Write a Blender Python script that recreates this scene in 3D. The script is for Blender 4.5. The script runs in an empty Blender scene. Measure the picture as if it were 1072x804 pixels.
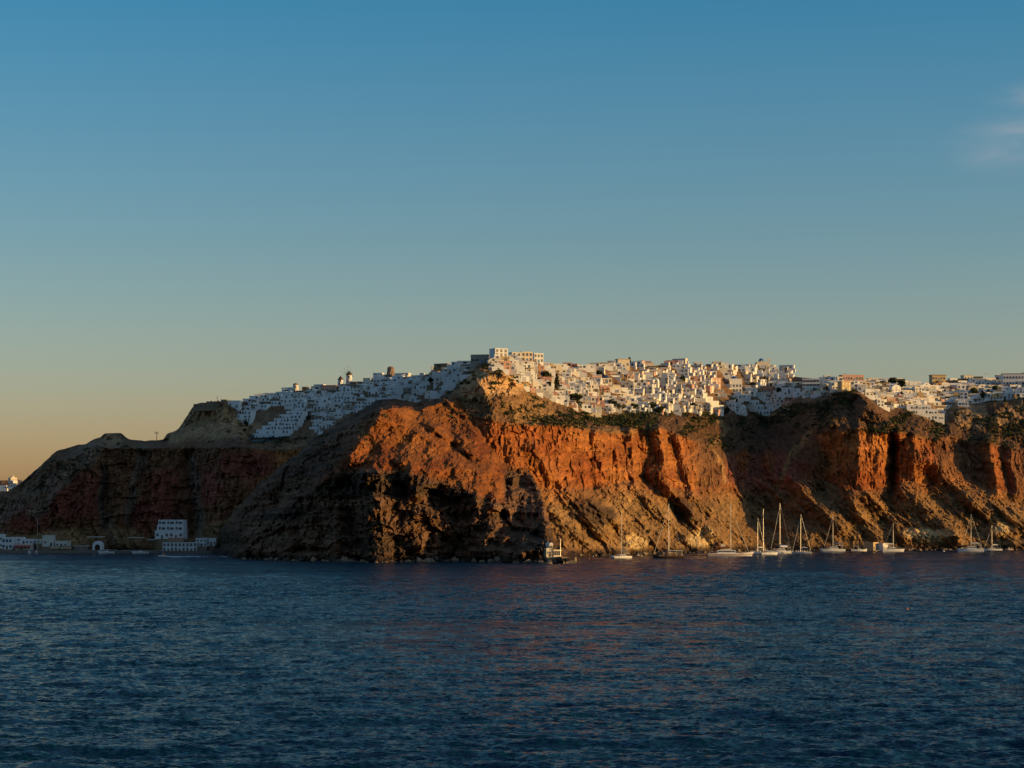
import bpy, bmesh, math, random
import numpy as np
from mathutils import Vector, Matrix
R = math.radians
rng = np.random.default_rng(7)
random.seed(11)
scene = bpy.context.scene
col = scene.collection

# ------------------------------------------------------------------ camera frame of reference
F, HZ, CAMH, CX = 2300.0, 545.0, 13.5, 536.0     # focal length and horizon of the 1072 x 804 photograph

def world(x, y, Y):
    """point at distance Y seen in direction (x, y)"""
    return np.stack([(x - CX) / F * Y, Y + 0 * x, CAMH + (HZ - y) / F * Y], -1)

def shoreY(y):
    return F * CAMH / (y - HZ)

# ------------------------------------------------------------------ numpy noise
def _hash(ix, iy, s):
    h = (ix.astype(np.int64) * 374761393 + iy.astype(np.int64) * 668265263 + s * 1274126177) & 0xffffffff
    h = ((h ^ (h >> 13)) * 1274126177) & 0xffffffff
    h = ((h ^ (h >> 16)) * 2246822519) & 0xffffffff
    return ((h ^ (h >> 15)) & 0xffffff) / float(0xffffff)

def vnoise(u, v, s=0):
    iu, iv = np.floor(u), np.floor(v)
    fu, fv = u - iu, v - iv
    fu = fu * fu * fu * (fu * (fu * 6 - 15) + 10); fv = fv * fv * fv * (fv * (fv * 6 - 15) + 10)
    a = _hash(iu, iv, s); b = _hash(iu + 1, iv, s); c = _hash(iu, iv + 1, s); d = _hash(iu + 1, iv + 1, s)
    return ((a + (b - a) * fu) * (1 - fv) + (c + (d - c) * fu) * fv) * 2 - 1

def fbm(u, v, s=0, o=4, g=0.5):
    r = 0; a = 1; t = 0
    for k in range(o):
        r = r + a * vnoise(u * 2 ** k + 17.3 * k, v * 2 ** k - 9.1 * k, s + k); t += a; a *= g
    return r / t

def ridged(u, v, s=0, o=4, g=0.5):
    r = 0; a = 1; t = 0
    for k in range(o):
        r = r + a * (1 - 2 * np.abs(vnoise(u * 2 ** k + 5.3 * k, v * 2 ** k - 3.1 * k, s + k))); t += a; a *= g
    return r / t

def facets(u, v, s=0, tilt=1.0):
    """broken rock: every cell gets its own height and tilt; also returns the distance to the crack"""
    iu, iv = np.floor(u), np.floor(v)
    b1 = np.full(u.shape, 9.0); b2 = np.full(u.shape, 9.0); val = np.zeros(u.shape)
    for du in (-1, 0, 1):
        for dv in (-1, 0, 1):
            cu, cv = iu + du, iv + dv
            pu = cu + _hash(cu, cv, s); pv = cv + _hash(cu, cv, s + 1)
            d = np.hypot(u - pu, v - pv)
            h = _hash(cu, cv, s + 2) * 2 - 1
            tx = (_hash(cu, cv, s + 3) * 2 - 1) * tilt; ty = (_hash(cu, cv, s + 4) * 2 - 1) * tilt
            w = h + tx * (u - pu) + ty * (v - pv)
            m = d < b1
            b2 = np.where(m, b1, np.minimum(b2, d)); val = np.where(m, w, val); b1 = np.where(m, d, b1)
    return val, b2 - b1

def sstep(a, b, x):
    t = np.clip((x - a) / (b - a), 0, 1)
    return t * t * (3 - 2 * t)

def lut(d, sig=3.0):
    """a line through the given points with its corners rounded over sig pixels"""
    ks = sorted(d); xs = np.array(ks, float); ys = np.array([d[k] for k in ks], float)
    gx_ = np.arange(xs[0] - 60, xs[-1] + 60, 1.0); gy_ = np.interp(gx_, xs, ys)
    n = int(3 * sig); kr = np.exp(-.5 * (np.arange(-n, n + 1) / sig) ** 2); kr /= kr.sum()
    gy_ = np.convolve(np.pad(gy_, n, mode='edge'), kr, mode='valid')
    return lambda x: np.interp(x, gx_, gy_)

def stroke(px, py, pts, w):
    """1 on the polyline, 0 at distance w, and the signed side (positive to the right of a downward line)"""
    best = np.full(px.shape, 1e9); side = np.zeros(px.shape)
    for (x0, y0), (x1, y1) in zip(pts[:-1], pts[1:]):
        dx, dy = x1 - x0, y1 - y0
        t = np.clip(((px - x0) * dx + (py - y0) * dy) / (dx * dx + dy * dy), 0, 1)
        ex, ey = px - x0 - t * dx, py - y0 - t * dy
        d = np.hypot(ex, ey); m = d < best
        best = np.where(m, d, best); side = np.where(m, np.sign(ex * dy - ey * dx), side)
    return np.clip(1 - best / w, 0, 1), side

def ell(px, py, cx, cy, rx, ry):
    return np.clip(1.4 - 1.4 * np.hypot((px - cx) / rx, (py - cy) / ry), 0, 1)

# ------------------------------------------------------------------ node helpers
def new_mat(name):
    m = bpy.data.materials.new(name); m.use_nodes = True
    nt = m.node_tree
    return m, nt, nt.nodes['Principled BSDF']

def N(nt, kind, **kw):
    n = nt.nodes.new(kind)
    for k, v in kw.items():
        if k.startswith('i_'):
            n.inputs[k[2:].replace('_', ' ')].default_value = v
        else:
            setattr(n, k, v)
    return n

def plain(name, rgb, rough=0.8, var=0.12, scale=1.5, spec=0.2, metallic=0.0):
    """a painted or plastered surface with stains of its own"""
    m, nt, bs = new_mat(name)
    tc = N(nt, 'ShaderNodeTexCoord')
    no = N(nt, 'ShaderNodeTexNoise', i_Scale=scale, i_Detail=5.0, i_Roughness=0.65)
    nt.links.new(tc.outputs['Object'], no.inputs['Vector'])
    mx = N(nt, 'ShaderNodeMix', data_type='RGBA')
    mx.inputs[6].default_value = (*[c * (1 - var) for c in rgb], 1)
    mx.inputs[7].default_value = (*[min(1, c * (1 + var * .6)) for c in rgb], 1)
    nt.links.new(no.outputs['Fac'], mx.inputs[0])
    nt.links.new(mx.outputs[2], bs.inputs['Base Color'])
    bs.inputs['Roughness'].default_value = rough
    bs.inputs['Specular IOR Level'].default_value = spec
    bs.inputs['Metallic'].default_value = metallic
    return m

# ------------------------------------------------------------------ scene settings, sky, sun
sc = scene
sc.view_settings.view_transform = 'Standard'; sc.view_settings.look = 'None'
sc.view_settings.gamma = 1.0; sc.view_settings.exposure = 0.45
sc.view_settings.use_curve_mapping = False
cam_d = bpy.data.cameras.new('camera'); cam = bpy.data.objects.new('camera', cam_d); col.objects.link(cam)
cam_d.sensor_width = 36.0; cam_d.lens = 36.0 * F / 1072.0
cam_d.shift_y = (HZ - 402.0) / 1072.0
cam_d.clip_start = 1.0; cam_d.clip_end = 60000.0
cam.location = (0, 0, CAMH); cam.rotation_euler = (R(90), 0, 0)
sc.camera = cam

SUN_AZ, SUN_EL = R(103.0), R(6.4)      # azimuth clockwise from the view direction
sdir = Vector((math.sin(SUN_AZ) * math.cos(SUN_EL), math.cos(SUN_AZ) * math.cos(SUN_EL), math.sin(SUN_EL)))
sun_d = bpy.data.lights.new('sun', 'SUN'); sun = bpy.data.objects.new('sun', sun_d); col.objects.link(sun)
sun_d.energy = 4.7; sun_d.angle = R(0.55); sun_d.color = (1.0, 0.595, 0.185)
sun.rotation_euler = sdir.to_track_quat('Z', 'Y').to_euler()
sun.location = (900, -200, 300)

wd = bpy.data.worlds.new('World'); sc.world = wd; wd.use_nodes = True
nt = wd.node_tree
bg = nt.nodes['Background']
sky = N(nt, 'ShaderNodeTexSky', sky_type='NISHITA')
sky.sun_disc = False; sky.sun_elevation = SUN_EL; sky.sun_rotation = SUN_AZ
sky.altitude = 0; sky.air_density = 1.0; sky.dust_density = 1.2; sky.ozone_density = 2.0
bg.inputs['Strength'].default_value = 0.10
# the evening haze: the air near the horizon is warmer, higher up it is a clearer blue
tcw = N(nt, 'ShaderNodeTexCoord'); sx = N(nt, 'ShaderNodeSeparateXYZ')
nt.links.new(tcw.outputs['Generated'], sx.inputs[0])
rm = N(nt, 'ShaderNodeMapRange'); rm.inputs[1].default_value = 0.0; rm.inputs[2].default_value = 1.0
nt.links.new(sx.outputs['Z'], rm.inputs[0])
cr = N(nt, 'ShaderNodeValToRGB'); nt.links.new(rm.outputs[0], cr.inputs[0])
els = [(0.0, (1.90, 1.22, 1.20)), (.025, (1.68, 1.26, 1.29)), (.065, (1.34, 1.24, 1.36)), (.125, (.91, 1.12, 1.30)), (.235, (.35, 1.01, 1.34)), (.36, (.95, 1.30, 1.50)), (.6, (1.75, 1.70, 1.70))]
e = cr.color_ramp.elements
while len(e) < len(els): e.new(.5)
for k, (p_, c_) in enumerate(els): e[k].position = p_; e[k].color = (*c_, 1)
mu = N(nt, 'ShaderNodeMix', data_type='RGBA', blend_type='MULTIPLY'); mu.inputs[0].default_value = 1.0
nt.links.new(sky.outputs[0], mu.inputs[6]); nt.links.new(cr.outputs[0], mu.inputs[7])
# a wisp of high cloud to the east
mpw = N(nt, 'ShaderNodeMapping'); mpw.inputs['Scale'].default_value = (22, 6, 95); mpw.inputs['Rotation'].default_value = (0, R(-9), 0)
nt.links.new(tcw.outputs['Generated'], mpw.inputs['Vector'])
cn = N(nt, 'ShaderNodeTexNoise', i_Scale=1.0, i_Detail=4.0, i_Roughness=.5, i_Distortion=.4)
nt.links.new(mpw.outputs[0], cn.inputs['Vector'])
def dirblob(x, y, rx, ry):
    d = Vector(((x - CX) / F, 1, (HZ - y) / F)).normalized()
    s1 = N(nt, 'ShaderNodeVectorMath', operation='SUBTRACT'); s1.inputs[1].default_value = d
    nt.links.new(tcw.outputs['Generated'], s1.inputs[0])
    s2 = N(nt, 'ShaderNodeVectorMath', operation='MULTIPLY'); s2.inputs[1].default_value = (F / rx, 1, F / ry); nt.links.new(s1.outputs[0], s2.inputs[0])
    ln = N(nt, 'ShaderNodeVectorMath', operation='LENGTH'); nt.links.new(s2.outputs[0], ln.inputs[0])
    mr = N(nt, 'ShaderNodeMapRange', interpolation_type='SMOOTHSTEP'); mr.inputs[1].default_value = 1.0; mr.inputs[2].default_value = 0.0
    nt.links.new(ln.outputs['Value'], mr.inputs[0]); return mr.outputs[0]
mxb = N(nt, 'ShaderNodeMath', operation='MAXIMUM'); nt.links.new(dirblob(1085, 99, 64, 22), mxb.inputs[0]); nt.links.new(dirblob(1075, 148, 100, 42), mxb.inputs[1])
cm = N(nt, 'ShaderNodeMapRange'); cm.inputs[1].default_value = .30; cm.inputs[2].default_value = .9; cm.inputs[4].default_value = .55
nt.links.new(cn.outputs['Fac'], cm.inputs[0])
mm = N(nt, 'ShaderNodeMath', operation='MULTIPLY'); nt.links.new(cm.outputs[0], mm.inputs[0]); nt.links.new(mxb.outputs[0], mm.inputs[1])
mc = N(nt, 'ShaderNodeMix', data_type='RGBA'); mc.inputs[7].default_value = (3.9, 3.6, 3.6, 1)
nt.links.new(mm.outputs[0], mc.inputs[0]); nt.links.new(mu.outputs[2], mc.inputs[6])
nt.links.new(mc.outputs[2], bg.inputs['Color'])
# ================================================================== the land
yS = lut({-140:577.8, 0:577.8, 100:577.8, 205:577.8, 230:579, 300:579, 420:579, 450:581.5, 480:583.4, 510:584, 540:584, 590:583.2, 620:582.2, 660:580.8, 700:579.5, 760:578, 800:577, 850:576.5, 960:576, 1072:575.5, 1210:575})
yA = lut({-140:562, 0:560, 60:556, 110:552, 200:550, 300:540, 500:512, 560:512, 600:513, 640:508, 655:500, 690:508, 725:515, 760:505, 800:500, 860:502, 890:512, 925:512, 940:505, 970:507, 1000:500, 1035:510, 1072:520, 1210:520})
dA = lut({-140:15, 300:15, 460:28, 510:30, 560:45, 600:55, 640:64, 720:60, 800:62, 890:42, 960:45, 1072:50, 1210:50}, 11)
yB = lut({-140:556, -60:545, 0:529, 20:518, 40:500, 60:484, 80:476, 100:470, 130:468, 172:470, 230:468, 300:470, 350:462, 400:450, 450:434, 480:430, 505:438, 515:441, 545:443, 600:446, 640:453, 660:449, 690:447, 715:455, 740:470, 800:465, 850:452, 870:450, 900:448, 925:452, 945:452, 970:459, 1000:458, 1035:462, 1072:470, 1210:470})
dB = lut({-140:30, 0:34, 300:45, 450:26, 480:16, 515:12, 655:12, 720:18, 760:34, 845:34, 868:14, 975:14, 1010:26, 1072:26, 1210:26}, 11)
yT = lut({-140:550, -60:538, 0:523, 20:511, 40:494, 60:476, 80:469, 100:461, 128:458, 150:464, 172:463, 200:443, 245:442, 262:461, 330:463, 350:456, 400:441, 440:429, 475:413, 492:391, 505:380, 530:379, 545:402, 565:413, 590:425, 625:437, 680:431, 740:432, 760:433, 805:439, 830:423, 865:419, 880:410, 900:412, 920:427, 960:433, 990:444, 1002:431, 1020:430, 1040:423, 1060:421, 1072:415, 1210:415})
dT = lut({-140:10, 50:12, 90:60, 172:80, 250:85, 270:60, 330:45, 400:55, 440:40, 460:24, 480:18, 500:28, 530:34, 560:50, 660:46, 740:44, 830:44, 880:36, 960:40, 1072:50, 1210:50}, 11)
yK = lut({-140:545, -60:532, 0:519, 20:507, 40:490, 50:481, 60:472, 75:467, 90:465, 100:460, 105:458, 108:454, 114:453, 128:454, 131:458, 137:461, 150:462, 172:461, 174:455, 184:451, 188:447, 196:436, 203:425, 208:422, 240:421, 255:421, 280:415, 300:412, 320:411, 340:411, 357:405, 400:397, 440:393, 480:387, 493:381, 505:376, 520:375, 565:377, 590:387, 610:387, 640:383, 700:382, 740:383, 800:383, 812:386, 830:394, 880:399, 900:401, 960:401, 1020:402, 1050:399, 1072:397, 1210:397}, 1.3)
dK = lut({-140:10, 140:10, 172:8, 240:12, 262:40, 280:60, 400:75, 480:70, 500:36, 530:40, 560:60, 660:75, 760:85, 830:78, 880:70, 960:75, 1072:75, 1210:75}, 8)

hS = lut({190:577.6, 218:578.2, 226:580.5, 238:583, 255:585.5, 300:587.4, 340:588.2, 400:588.7, 440:588.4, 470:588.0, 530:589.0, 570:590.0, 598:589.3, 606:588.5})
hM = lut({190:576, 218:573, 226:570, 238:560, 262:546, 300:526, 340:507, 358:494, 380:493, 400:496, 440:503, 470:511, 500:522, 520:530, 545:538, 560:545, 568:553, 574:565, 579:575, 590:584.5, 600:586, 610:587})
hdM = lut({190:8, 218:14, 226:20, 300:32, 340:30, 400:24, 440:20, 470:20, 500:26, 530:56, 550:72, 565:60, 574:30, 582:14, 600:8, 610:5}, 7)
hR = lut({190:574, 218:569, 226:564, 240:546, 264:519, 300:488, 340:463, 375:442, 400:430, 412:428, 425:429, 440:430, 460:424, 478:414, 492:414, 505:432, 520:458, 545:482, 562:503, 571:528, 576:551, 579:565, 583:575, 592:582, 600:584, 610:586}, 2)
hdR = lut({190:4, 218:6, 226:12, 262:34, 340:46, 400:52, 420:64, 440:88, 460:108, 480:128, 492:136, 505:130, 520:118, 545:92, 562:75, 572:58, 579:38, 584:20, 592:10, 610:5}, 7)

def coast_depth(x, y):
    """the coast itself: shore, foot of the cliff, top of the cliff, foot of the town, crest"""
    s, a, b, t, k = yS(x), yA(x), yB(x), yT(x), yK(x)
    b = np.minimum(b, a - 4); t = np.minimum(t, b - 2); k = np.minimum(k, t - 2)
    Y0 = shoreY(s); Y1 = Y0 + dA(x); Y2 = Y1 + dB(x); Y3 = Y2 + dT(x); Y4 = Y3 + dK(x)
    def seg(y, ya, yb, Ya, Yb): return Ya + (Yb - Ya) * (ya - y) / (ya - yb)
    Y = seg(y, s, a, Y0, Y1)
    Y = np.where(y < a, seg(y, a, b, Y1, Y2), Y)
    Y = np.where(y < b, seg(y, b, t, Y2, Y3), Y)
    Y = np.where(y < t, seg(y, t, k, Y3, Y4), Y)
    return Y

def head_depth(x, y):
    """the dark headland in front, with its ridge climbing back to the town"""
    xc = np.clip(x, 190, 610)
    s, m, r = hS(xc), hM(xc), hR(xc)
    m = np.minimum(m, s - 1.0); r = np.minimum(r, m - 1.0)
    Y0 = shoreY(s); Y1 = Y0 + hdM(xc); Y2 = Y1 + hdR(xc)
    def seg(y, ya, yb, Ya, Yb): return Ya + (Yb - Ya) * (ya - y) / (ya - yb)
    Y = seg(y, s, m, Y0, Y1)
    Y = np.where(y < m, seg(y, m, r, Y1, Y2), Y)
    Y = np.where(y < r, Y2 + (r - y) * 22, Y)
    return Y + np.maximum(0, 220 - x) * 9 + np.maximum(0, x - 604) * 16

def smin(a, b, k):
    h = np.clip(0.5 + 0.5 * (b - a) / k, 0, 1)
    return b + (a - b) * h - k * h * (1 - h)

# ribs and hollows: (points, width, metres towards the viewer)
RIBS = [
    ([(650,446),(658,502)], 8, -10), ([(668,450),(674,500)], 17, -10),
    ([(690,449),(700,512)], 9, 11), ([(711,458),(724,518)], 7, 8),
    ([(600,450),(604,508)], 12, 2), ([(628,455),(632,508)], 11, 4),
    ([(616,452),(618,508)], 6, -2),
    ([(790,435),(785,500),(790,545)], 60, -30), ([(775,474),(781,492)], 6, 7), ([(802,474),(806,494)], 5, 7), 
    ([(900,440),(898,515)], 36, 20), ([(870,462),(872,505)], 7, 2), ([(884,455),(886,510)], 6, 2), ([(917,452),(920,512)], 9, 5),
    ([(933,452),(934,512)], 8, -15), ([(957,452),(958,508)], 18, 11),
    ([(1037,462),(1043,515)], 10, 15), ([(1058,470),(1064,515)], 9, 8), ([(1005,455),(1010,500)], 24, -12),
    ([(880,404),(900,412),(916,430),(935,452)], 15, 22), ([(870,420),(868,450)], 22, 10), ([(860,425),(850,500)], 16, 6),
    ([(985,440),(1008,462)], 6, 5), ([(468,415),(490,404),(512,393),(532,387)], 15, 5), ([(500,398),(508,410)], 6, 5), ([(528,392),(540,402)], 6, 5),
    ([(690,500),(730,540),(768,578)], 13, 12), ([(725,516),(760,548),(792,575)], 10, 9), ([(660,500),(700,545),(735,578)], 9, 8),
    ([(830,500),(850,525),(880,552)], 11, 11), ([(885,512),(906,545),(925,572)], 9, 7), ([(905,512),(935,545),(948,566)], 7, 5),
    ([(938,506),(970,535),(1004,563)], 13, 9), ([(972,480),(1020,520),(1075,549)], 15, 11), ([(1010,520),(1040,548),(1060,572)], 10, 6),
    ([(560,470),(600,525),(645,577)], 13, 8), ([(600,512),(650,545),(700,577)], 10, 9), ([(575,535),(605,560),(630,580)], 7, 6), ([(630,512),(676,548),(715,577)], 8, 6),
    ([(624,536),(634,548)], 18, 15), ([(706,530),(712,552)], 12, -8), ([(718,528),(730,552)], 9, 5), ([(620,520),(648,552)], 5, 3),
    ([(948,562),(998,560)], 9, 6), ([(1042,556),(1062,556)], 9, 5), ([(745,556),(755,574)], 12, 5), ([(655,560),(672,576)], 14, 5),
    ([(755,432),(700,540)], 10, 2), ([(850,440),(812,500)], 8, 2),
    # the left cliff
    ([(48,486),(58,478),(66,482)], 10, 7), ([(112,456),(128,457),(131,470)], 10, 5),
    ([(60,495),(62,540)], 14, 6), ([(92,492),(94,545)], 16, 6), ([(108,492),(108,550)], 8, -8), ([(125,500),(124,545)], 10, 4),
    ([(150,475),(138,520),(136,552)], 10, -8), ([(170,500),(172,545)], 16, 8), ([(196,480),(206,520),(208,556)], 12, -10), ([(222,495),(228,540)], 12, 5),
    ([(300,470),(330,475)], 20, 5),
]
HEADRIBS = [
    ([(372,462),(356,480),(340,495)], 22, 8), ([(402,430),(384,455),(366,478)], 16, 9), ([(436,436),(424,456),(410,470)], 11, -6), ([(455,448),(466,462)], 10, 8),
    ([(475,530),(482,555),(485,580)], 40, -9), ([(386,495),(392,540),(394,590)], 24, 8), ([(350,530),(352,590)], 16, 6), ([(322,545),(324,590)], 12, 5), ([(300,548),(304,590)], 14, 5), ([(430,486),(440,505)], 20, 9), ([(455,490),(520,494)], 14, 8),
    ([(494,418),(505,445),(520,458)], 13, -2), ([(452,452),(500,480),(520,505)], 14, 6), ([(420,440),(470,480),(490,515)], 12, 5), ([(440,446),(470,466),(505,492)], 7, -6), ([(475,405),(492,398),(520,388)], 8, 4),
    ([(565,500),(575,555),(590,585)], 9, 5), ([(430,492),(436,520)], 10, 4), ([(505,498),(498,520)], 10, 5),
    ([(515,520),(508,575)], 10, 5), ([(538,498),(532,560)], 9, 7), ([(556,503),(556,572)], 9, 7), ([(522,505),(516,560)], 8, 7), ([(548,520),(545,580)], 6, 5), ([(568,520),(570,575)], 7, 5), ([(250,560),(252,586)], 14, 4), ([(285,535),(290,585)], 16, 4),
]

def land_depth(x, y):
    """distance of the land seen at (x, y), before the broken surface of the rock"""
    qx = 4.5 * fbm(x / 17, y / 17, 191, 4, .6); qy = 4.0 * fbm(x / 17, y / 13, 195, 4, .6)
    up = sstep(0, 12, np.maximum(yS(x), np.where((x > 190) & (x < 610), hS(x), 0)) - y)      # the shore and the crest stay where they are
    low = sstep(0, 10, y - yT(x) + 4)
    hf = .2 + .8 * sstep(-22, -4, y - hM(np.clip(x, 190, 610)))
    h2 = 7 * hf * fbm(x / 26, y / 22, 181, 3) * up; h3 = 6 * hf * fbm(x / 24, y / 20, 185, 3) * up
    H = head_depth(x + qx * up + h2, y + qy * up + h3); C = coast_depth(x + qx * up * low, y + qy * up * low * .8)
    C = C + (2.2 + 3 * sstep(670, 730, x)) * fbm(x / 30, y / 30, 201, 3) * up * (.3 + .7 * low); H = H + 7 * fbm(x / 34, y / 30, 205, 3) * up
    wx = x + 3.0 * fbm(x / 22, y / 22, 91, 3); wy = y + 3.0 * fbm(x / 22, y / 22, 95, 3)
    for pts, w, amp in RIBS:
        C = C - amp * stroke(wx, wy, pts, w)[0]
    for pts, w, amp in HEADRIBS:
        H = H - amp * stroke(wx, wy, pts, w)[0]
    return smin(C, H, 6.0), C, H

NX, NR = 1560, 320
gx = np.linspace(-140, 1210, NX)
top = yK(gx)
top = top + 1.2 * fbm(gx / 14, gx * 0, 5, 3) * np.where((gx > 262) & (gx < 1300), .3, 1.3) 
bot = np.maximum(yS(gx), np.where((gx > 190) & (gx < 610), hS(gx), 0)) + 2.2
tt = np.linspace(0, 1, NR)
PX = np.repeat(gx[None, :], NR, 0)
PY = bot[None, :] + (top - bot)[None, :] * tt[:, None]
DY, Cd, Hd = land_depth(PX, PY)
P = world(PX, PY, DY)
U, V = P[..., 0], P[..., 2]                      # metres along and up the face
isH = sstep(-6, 6, Cd - Hd)                     # 1 on the headland
zA, zB, zT, zK = yA(PX), yB(PX), yT(PX), yK(PX)
wob = 4 * fbm(U / 12, V / 12, 300, 3)
talus = sstep(-4, 4, PY - zA + wob) * (1 - isH)
cliff = sstep(-3, 3, zA - PY - wob) * sstep(-3, 3, PY - zB + wob) * (1 - isH)
slope = sstep(-3, 3, zB - PY - wob) * sstep(-2, 2, PY - zT) * (1 - isH)
town = sstep(-2, 2, zT - PY) * (1 - isH)
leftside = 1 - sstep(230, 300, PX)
# --- relief, metres towards the viewer
big, c1 = facets(U / 9, V / 11, 10, 1.3)
mid, c2 = facets(U / 3.6 + .3 * fbm(U / 3, V / 3, 12, 2), V / 4.2, 20, 1.5)
fine, c3 = facets(U / 1.5, V / 1.6, 30, 1.6)
colm, c4 = facets(U / 3.0, V / 13, 40, 1.4)
colf, c5 = facets(U / 1.3, V / 5, 50, 1.4)
str_, c6 = facets(U / 11, V / 2.4, 60, 1.0)
g = fbm(U / 2.4, V / 2.4, 70, 4, .7)
grit, c8 = facets(U / .8, V / .8, 35, 1.4)
dgu = (U + V * 0.95); dgv = (V - U * 0.8)        # down to the right along the scree
gul = ridged(dgu / 9 + .4 * fbm(U / 10, V / 10, 81, 2), dgv / 55, 80, 4, .55)
gul2 = ridged(dgu / 3.5 + .5 * fbm(U / 6, V / 6, 83, 2), dgv / 45, 84, 3, .5)
soft = ridged(U / 14, V / 18, 85, 4)
rel = talus * (3.0 * gul + 1.9 * gul2 + .35 * mid + .5 * fine + .7 * g + .3 * grit) \
    + cliff * (.4 * colm + .8 * colf + .35 * mid + .25 * fine + .4 * g + (.9 * str_ + .9 * mid + .8 * colm) * leftside) \
    + slope * (1.6 * soft + .5 * mid + .5 * fine + 1.0 * g + .3 * grit) + town * (.3 * g + (PX < 264) * (1.0 * mid + 1.1 * colm + .9 * big + .6 * fine))
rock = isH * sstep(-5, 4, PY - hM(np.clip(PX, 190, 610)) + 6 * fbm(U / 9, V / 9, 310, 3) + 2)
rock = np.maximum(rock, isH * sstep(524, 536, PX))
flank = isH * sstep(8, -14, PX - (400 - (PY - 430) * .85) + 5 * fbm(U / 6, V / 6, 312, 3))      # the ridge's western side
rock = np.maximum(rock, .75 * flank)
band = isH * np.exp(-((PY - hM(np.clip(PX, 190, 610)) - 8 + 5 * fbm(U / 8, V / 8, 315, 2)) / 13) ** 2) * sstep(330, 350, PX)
knob = isH * ell(PX, PY, 480, 408, 40, 26)
earth = isH * (1 - rock)
rel = rel + rock * (3.0 * big + 2.0 * mid + 1.0 * fine + 1.3 * str_ + 1.1 * g + .3 * grit) + earth * (.8 * soft + .9 * g + .5 * fine + 1.3 * gul + .9 * gul2 + .3 * grit) + knob * (.8 * mid + .8 * big)
blk, c7 = facets(U / 2.4, V / 4.4, 75, 2.0)
rel = rel + band * (2.4 * blk + 1.2 * mid)
shore_fade = sstep(0, .02, tt)[:, None]
top_fade = 1 - .7 * sstep(.985, 1, tt)[:, None]
P[..., 1] -= rel * shore_fade * top_fade
P[..., 0] += (.5 * mid + .3 * g) * (rock + cliff * .6 + talus * .3)
P[..., 2] += (.5 * str_ * rock + .25 * g * (1 - town)) * shore_fade * top_fade

# --- colour of the ground itself
def C3(*c): return np.array(c, float)
def mixc(a, b, w): return a * (1 - w[..., None]) + b * w[..., None]
RED, ORANGE, BROWN, LAVA, TAN, SCREE, GREY, DKRED, PALE = C3(.19,.058,.018), C3(.25,.100,.030), C3(.112,.060,.034), C3(.046,.030,.020), C3(.36,.225,.115), C3(.185,.108,.044), C3(.165,.118,.083), C3(.15,.042,.025), C3(.50,.36,.17)
ncl = fbm(U / 16, V / 16, 400, 4); ncf = fbm(U / 4, V / 4, 410, 4, .6); ncs = fbm(U / 40, V / 2.5, 420, 4, .6)
alb = np.zeros(P.shape) + BROWN
alb = mixc(alb, SCREE, talus * (.75 + .25 * np.clip(ncl * 1.5, -1, 1)))
alb = mixc(alb, mixc(np.zeros(P.shape) + RED, ORANGE, np.clip(.45 + ncl + .5 * ncs, 0, 1)), cliff)
alb = mixc(alb, mixc(np.zeros(P.shape) + BROWN, SCREE, np.clip(.4 + ncl, 0, 1)), slope)
alb = mixc(alb, mixc(np.zeros(P.shape) + BROWN * 1.25, np.array([.15,.105,.062]), np.clip(.5 + ncf, 0, 1)), town * .9)
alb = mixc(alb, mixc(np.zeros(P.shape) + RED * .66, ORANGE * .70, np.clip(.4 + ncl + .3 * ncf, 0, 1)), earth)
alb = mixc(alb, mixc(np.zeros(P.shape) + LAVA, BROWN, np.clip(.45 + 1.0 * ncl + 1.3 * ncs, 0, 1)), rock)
wx = PX + 5 * fbm(U / 8, V / 8, 430, 3); wy = PY + 5 * fbm(U / 8, V / 8, 440, 3)
def paint(colr, w, k=1.0):
    global alb
    alb = mixc(alb, colr, np.clip(w, 0, 1) * k)
L = leftside
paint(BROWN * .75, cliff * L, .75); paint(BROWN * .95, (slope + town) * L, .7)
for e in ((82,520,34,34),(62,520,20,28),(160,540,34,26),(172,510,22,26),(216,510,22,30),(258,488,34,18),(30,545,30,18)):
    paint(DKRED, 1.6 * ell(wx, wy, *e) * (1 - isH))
for pts, w in (([(100,470),(60,498),(20,530),(-20,552)],13),([(108,490),(107,555)],5),([(150,470),(140,505),(134,545)],7),([(203,480),(208,520),(208,560)],8),([(70,500),(36,540)],8),([(112,545),(118,565)],9)):
    paint(GREY * .95, 1.3 * stroke(wx, wy, pts, w)[0] * (1 - isH), .8)
paint(TAN * .72, 2.6 * np.maximum(ell(wx, wy, 214, 442, 50, 21), np.maximum(ell(wx, wy, 250, 448, 26, 14), ell(wx, wy, 184, 456, 16, 9))) * (1 - isH) * sstep(170, 176, PX), .95)
paint(TAN * .7, 2 * ell(wx, wy, 118, 462, 14, 8), .7)
paint(TAN * 1.1, 2.4 * np.maximum(ell(wx, wy, 500, 402, 38, 18), ell(wx, wy, 535, 400, 26, 14)), .85)
paint(BROWN * 1.1, 1.6 * ell(wx, wy, 465, 408, 26, 15), .7)
paint(SCREE * 1.1, 1.8 * ell(wx, wy, 560, 428, 44, 20), .8)
paint(SCREE * 1.5, talus * sstep(.15, .6, gul2) * np.clip(.5 + ncl, 0, 1), .6); paint(BROWN * .8, talus * sstep(.1, -.5, gul), .6)
paint(SCREE * 1.1, 1.5 * stroke(wx, wy, [(560,425),(620,442),(660,450)], 12)[0], .6)
paint(BROWN * .9, slope * sstep(560, 590, PX) * np.clip(.35 + ncl, 0, 1))
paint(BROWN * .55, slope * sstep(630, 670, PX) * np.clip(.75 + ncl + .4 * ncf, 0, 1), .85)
paint(BROWN * .9, cliff * 1.5 * ell(wx, wy, 790, 470, 80, 50)); paint(BROWN * .85, cliff * np.maximum(sstep(972, 985, PX), sstep(724, 736, PX) * sstep(864, 852, PX)) * (1 - stroke(wx, wy, [(1037,455),(1045,520)], 18)[0]), .7)
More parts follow.
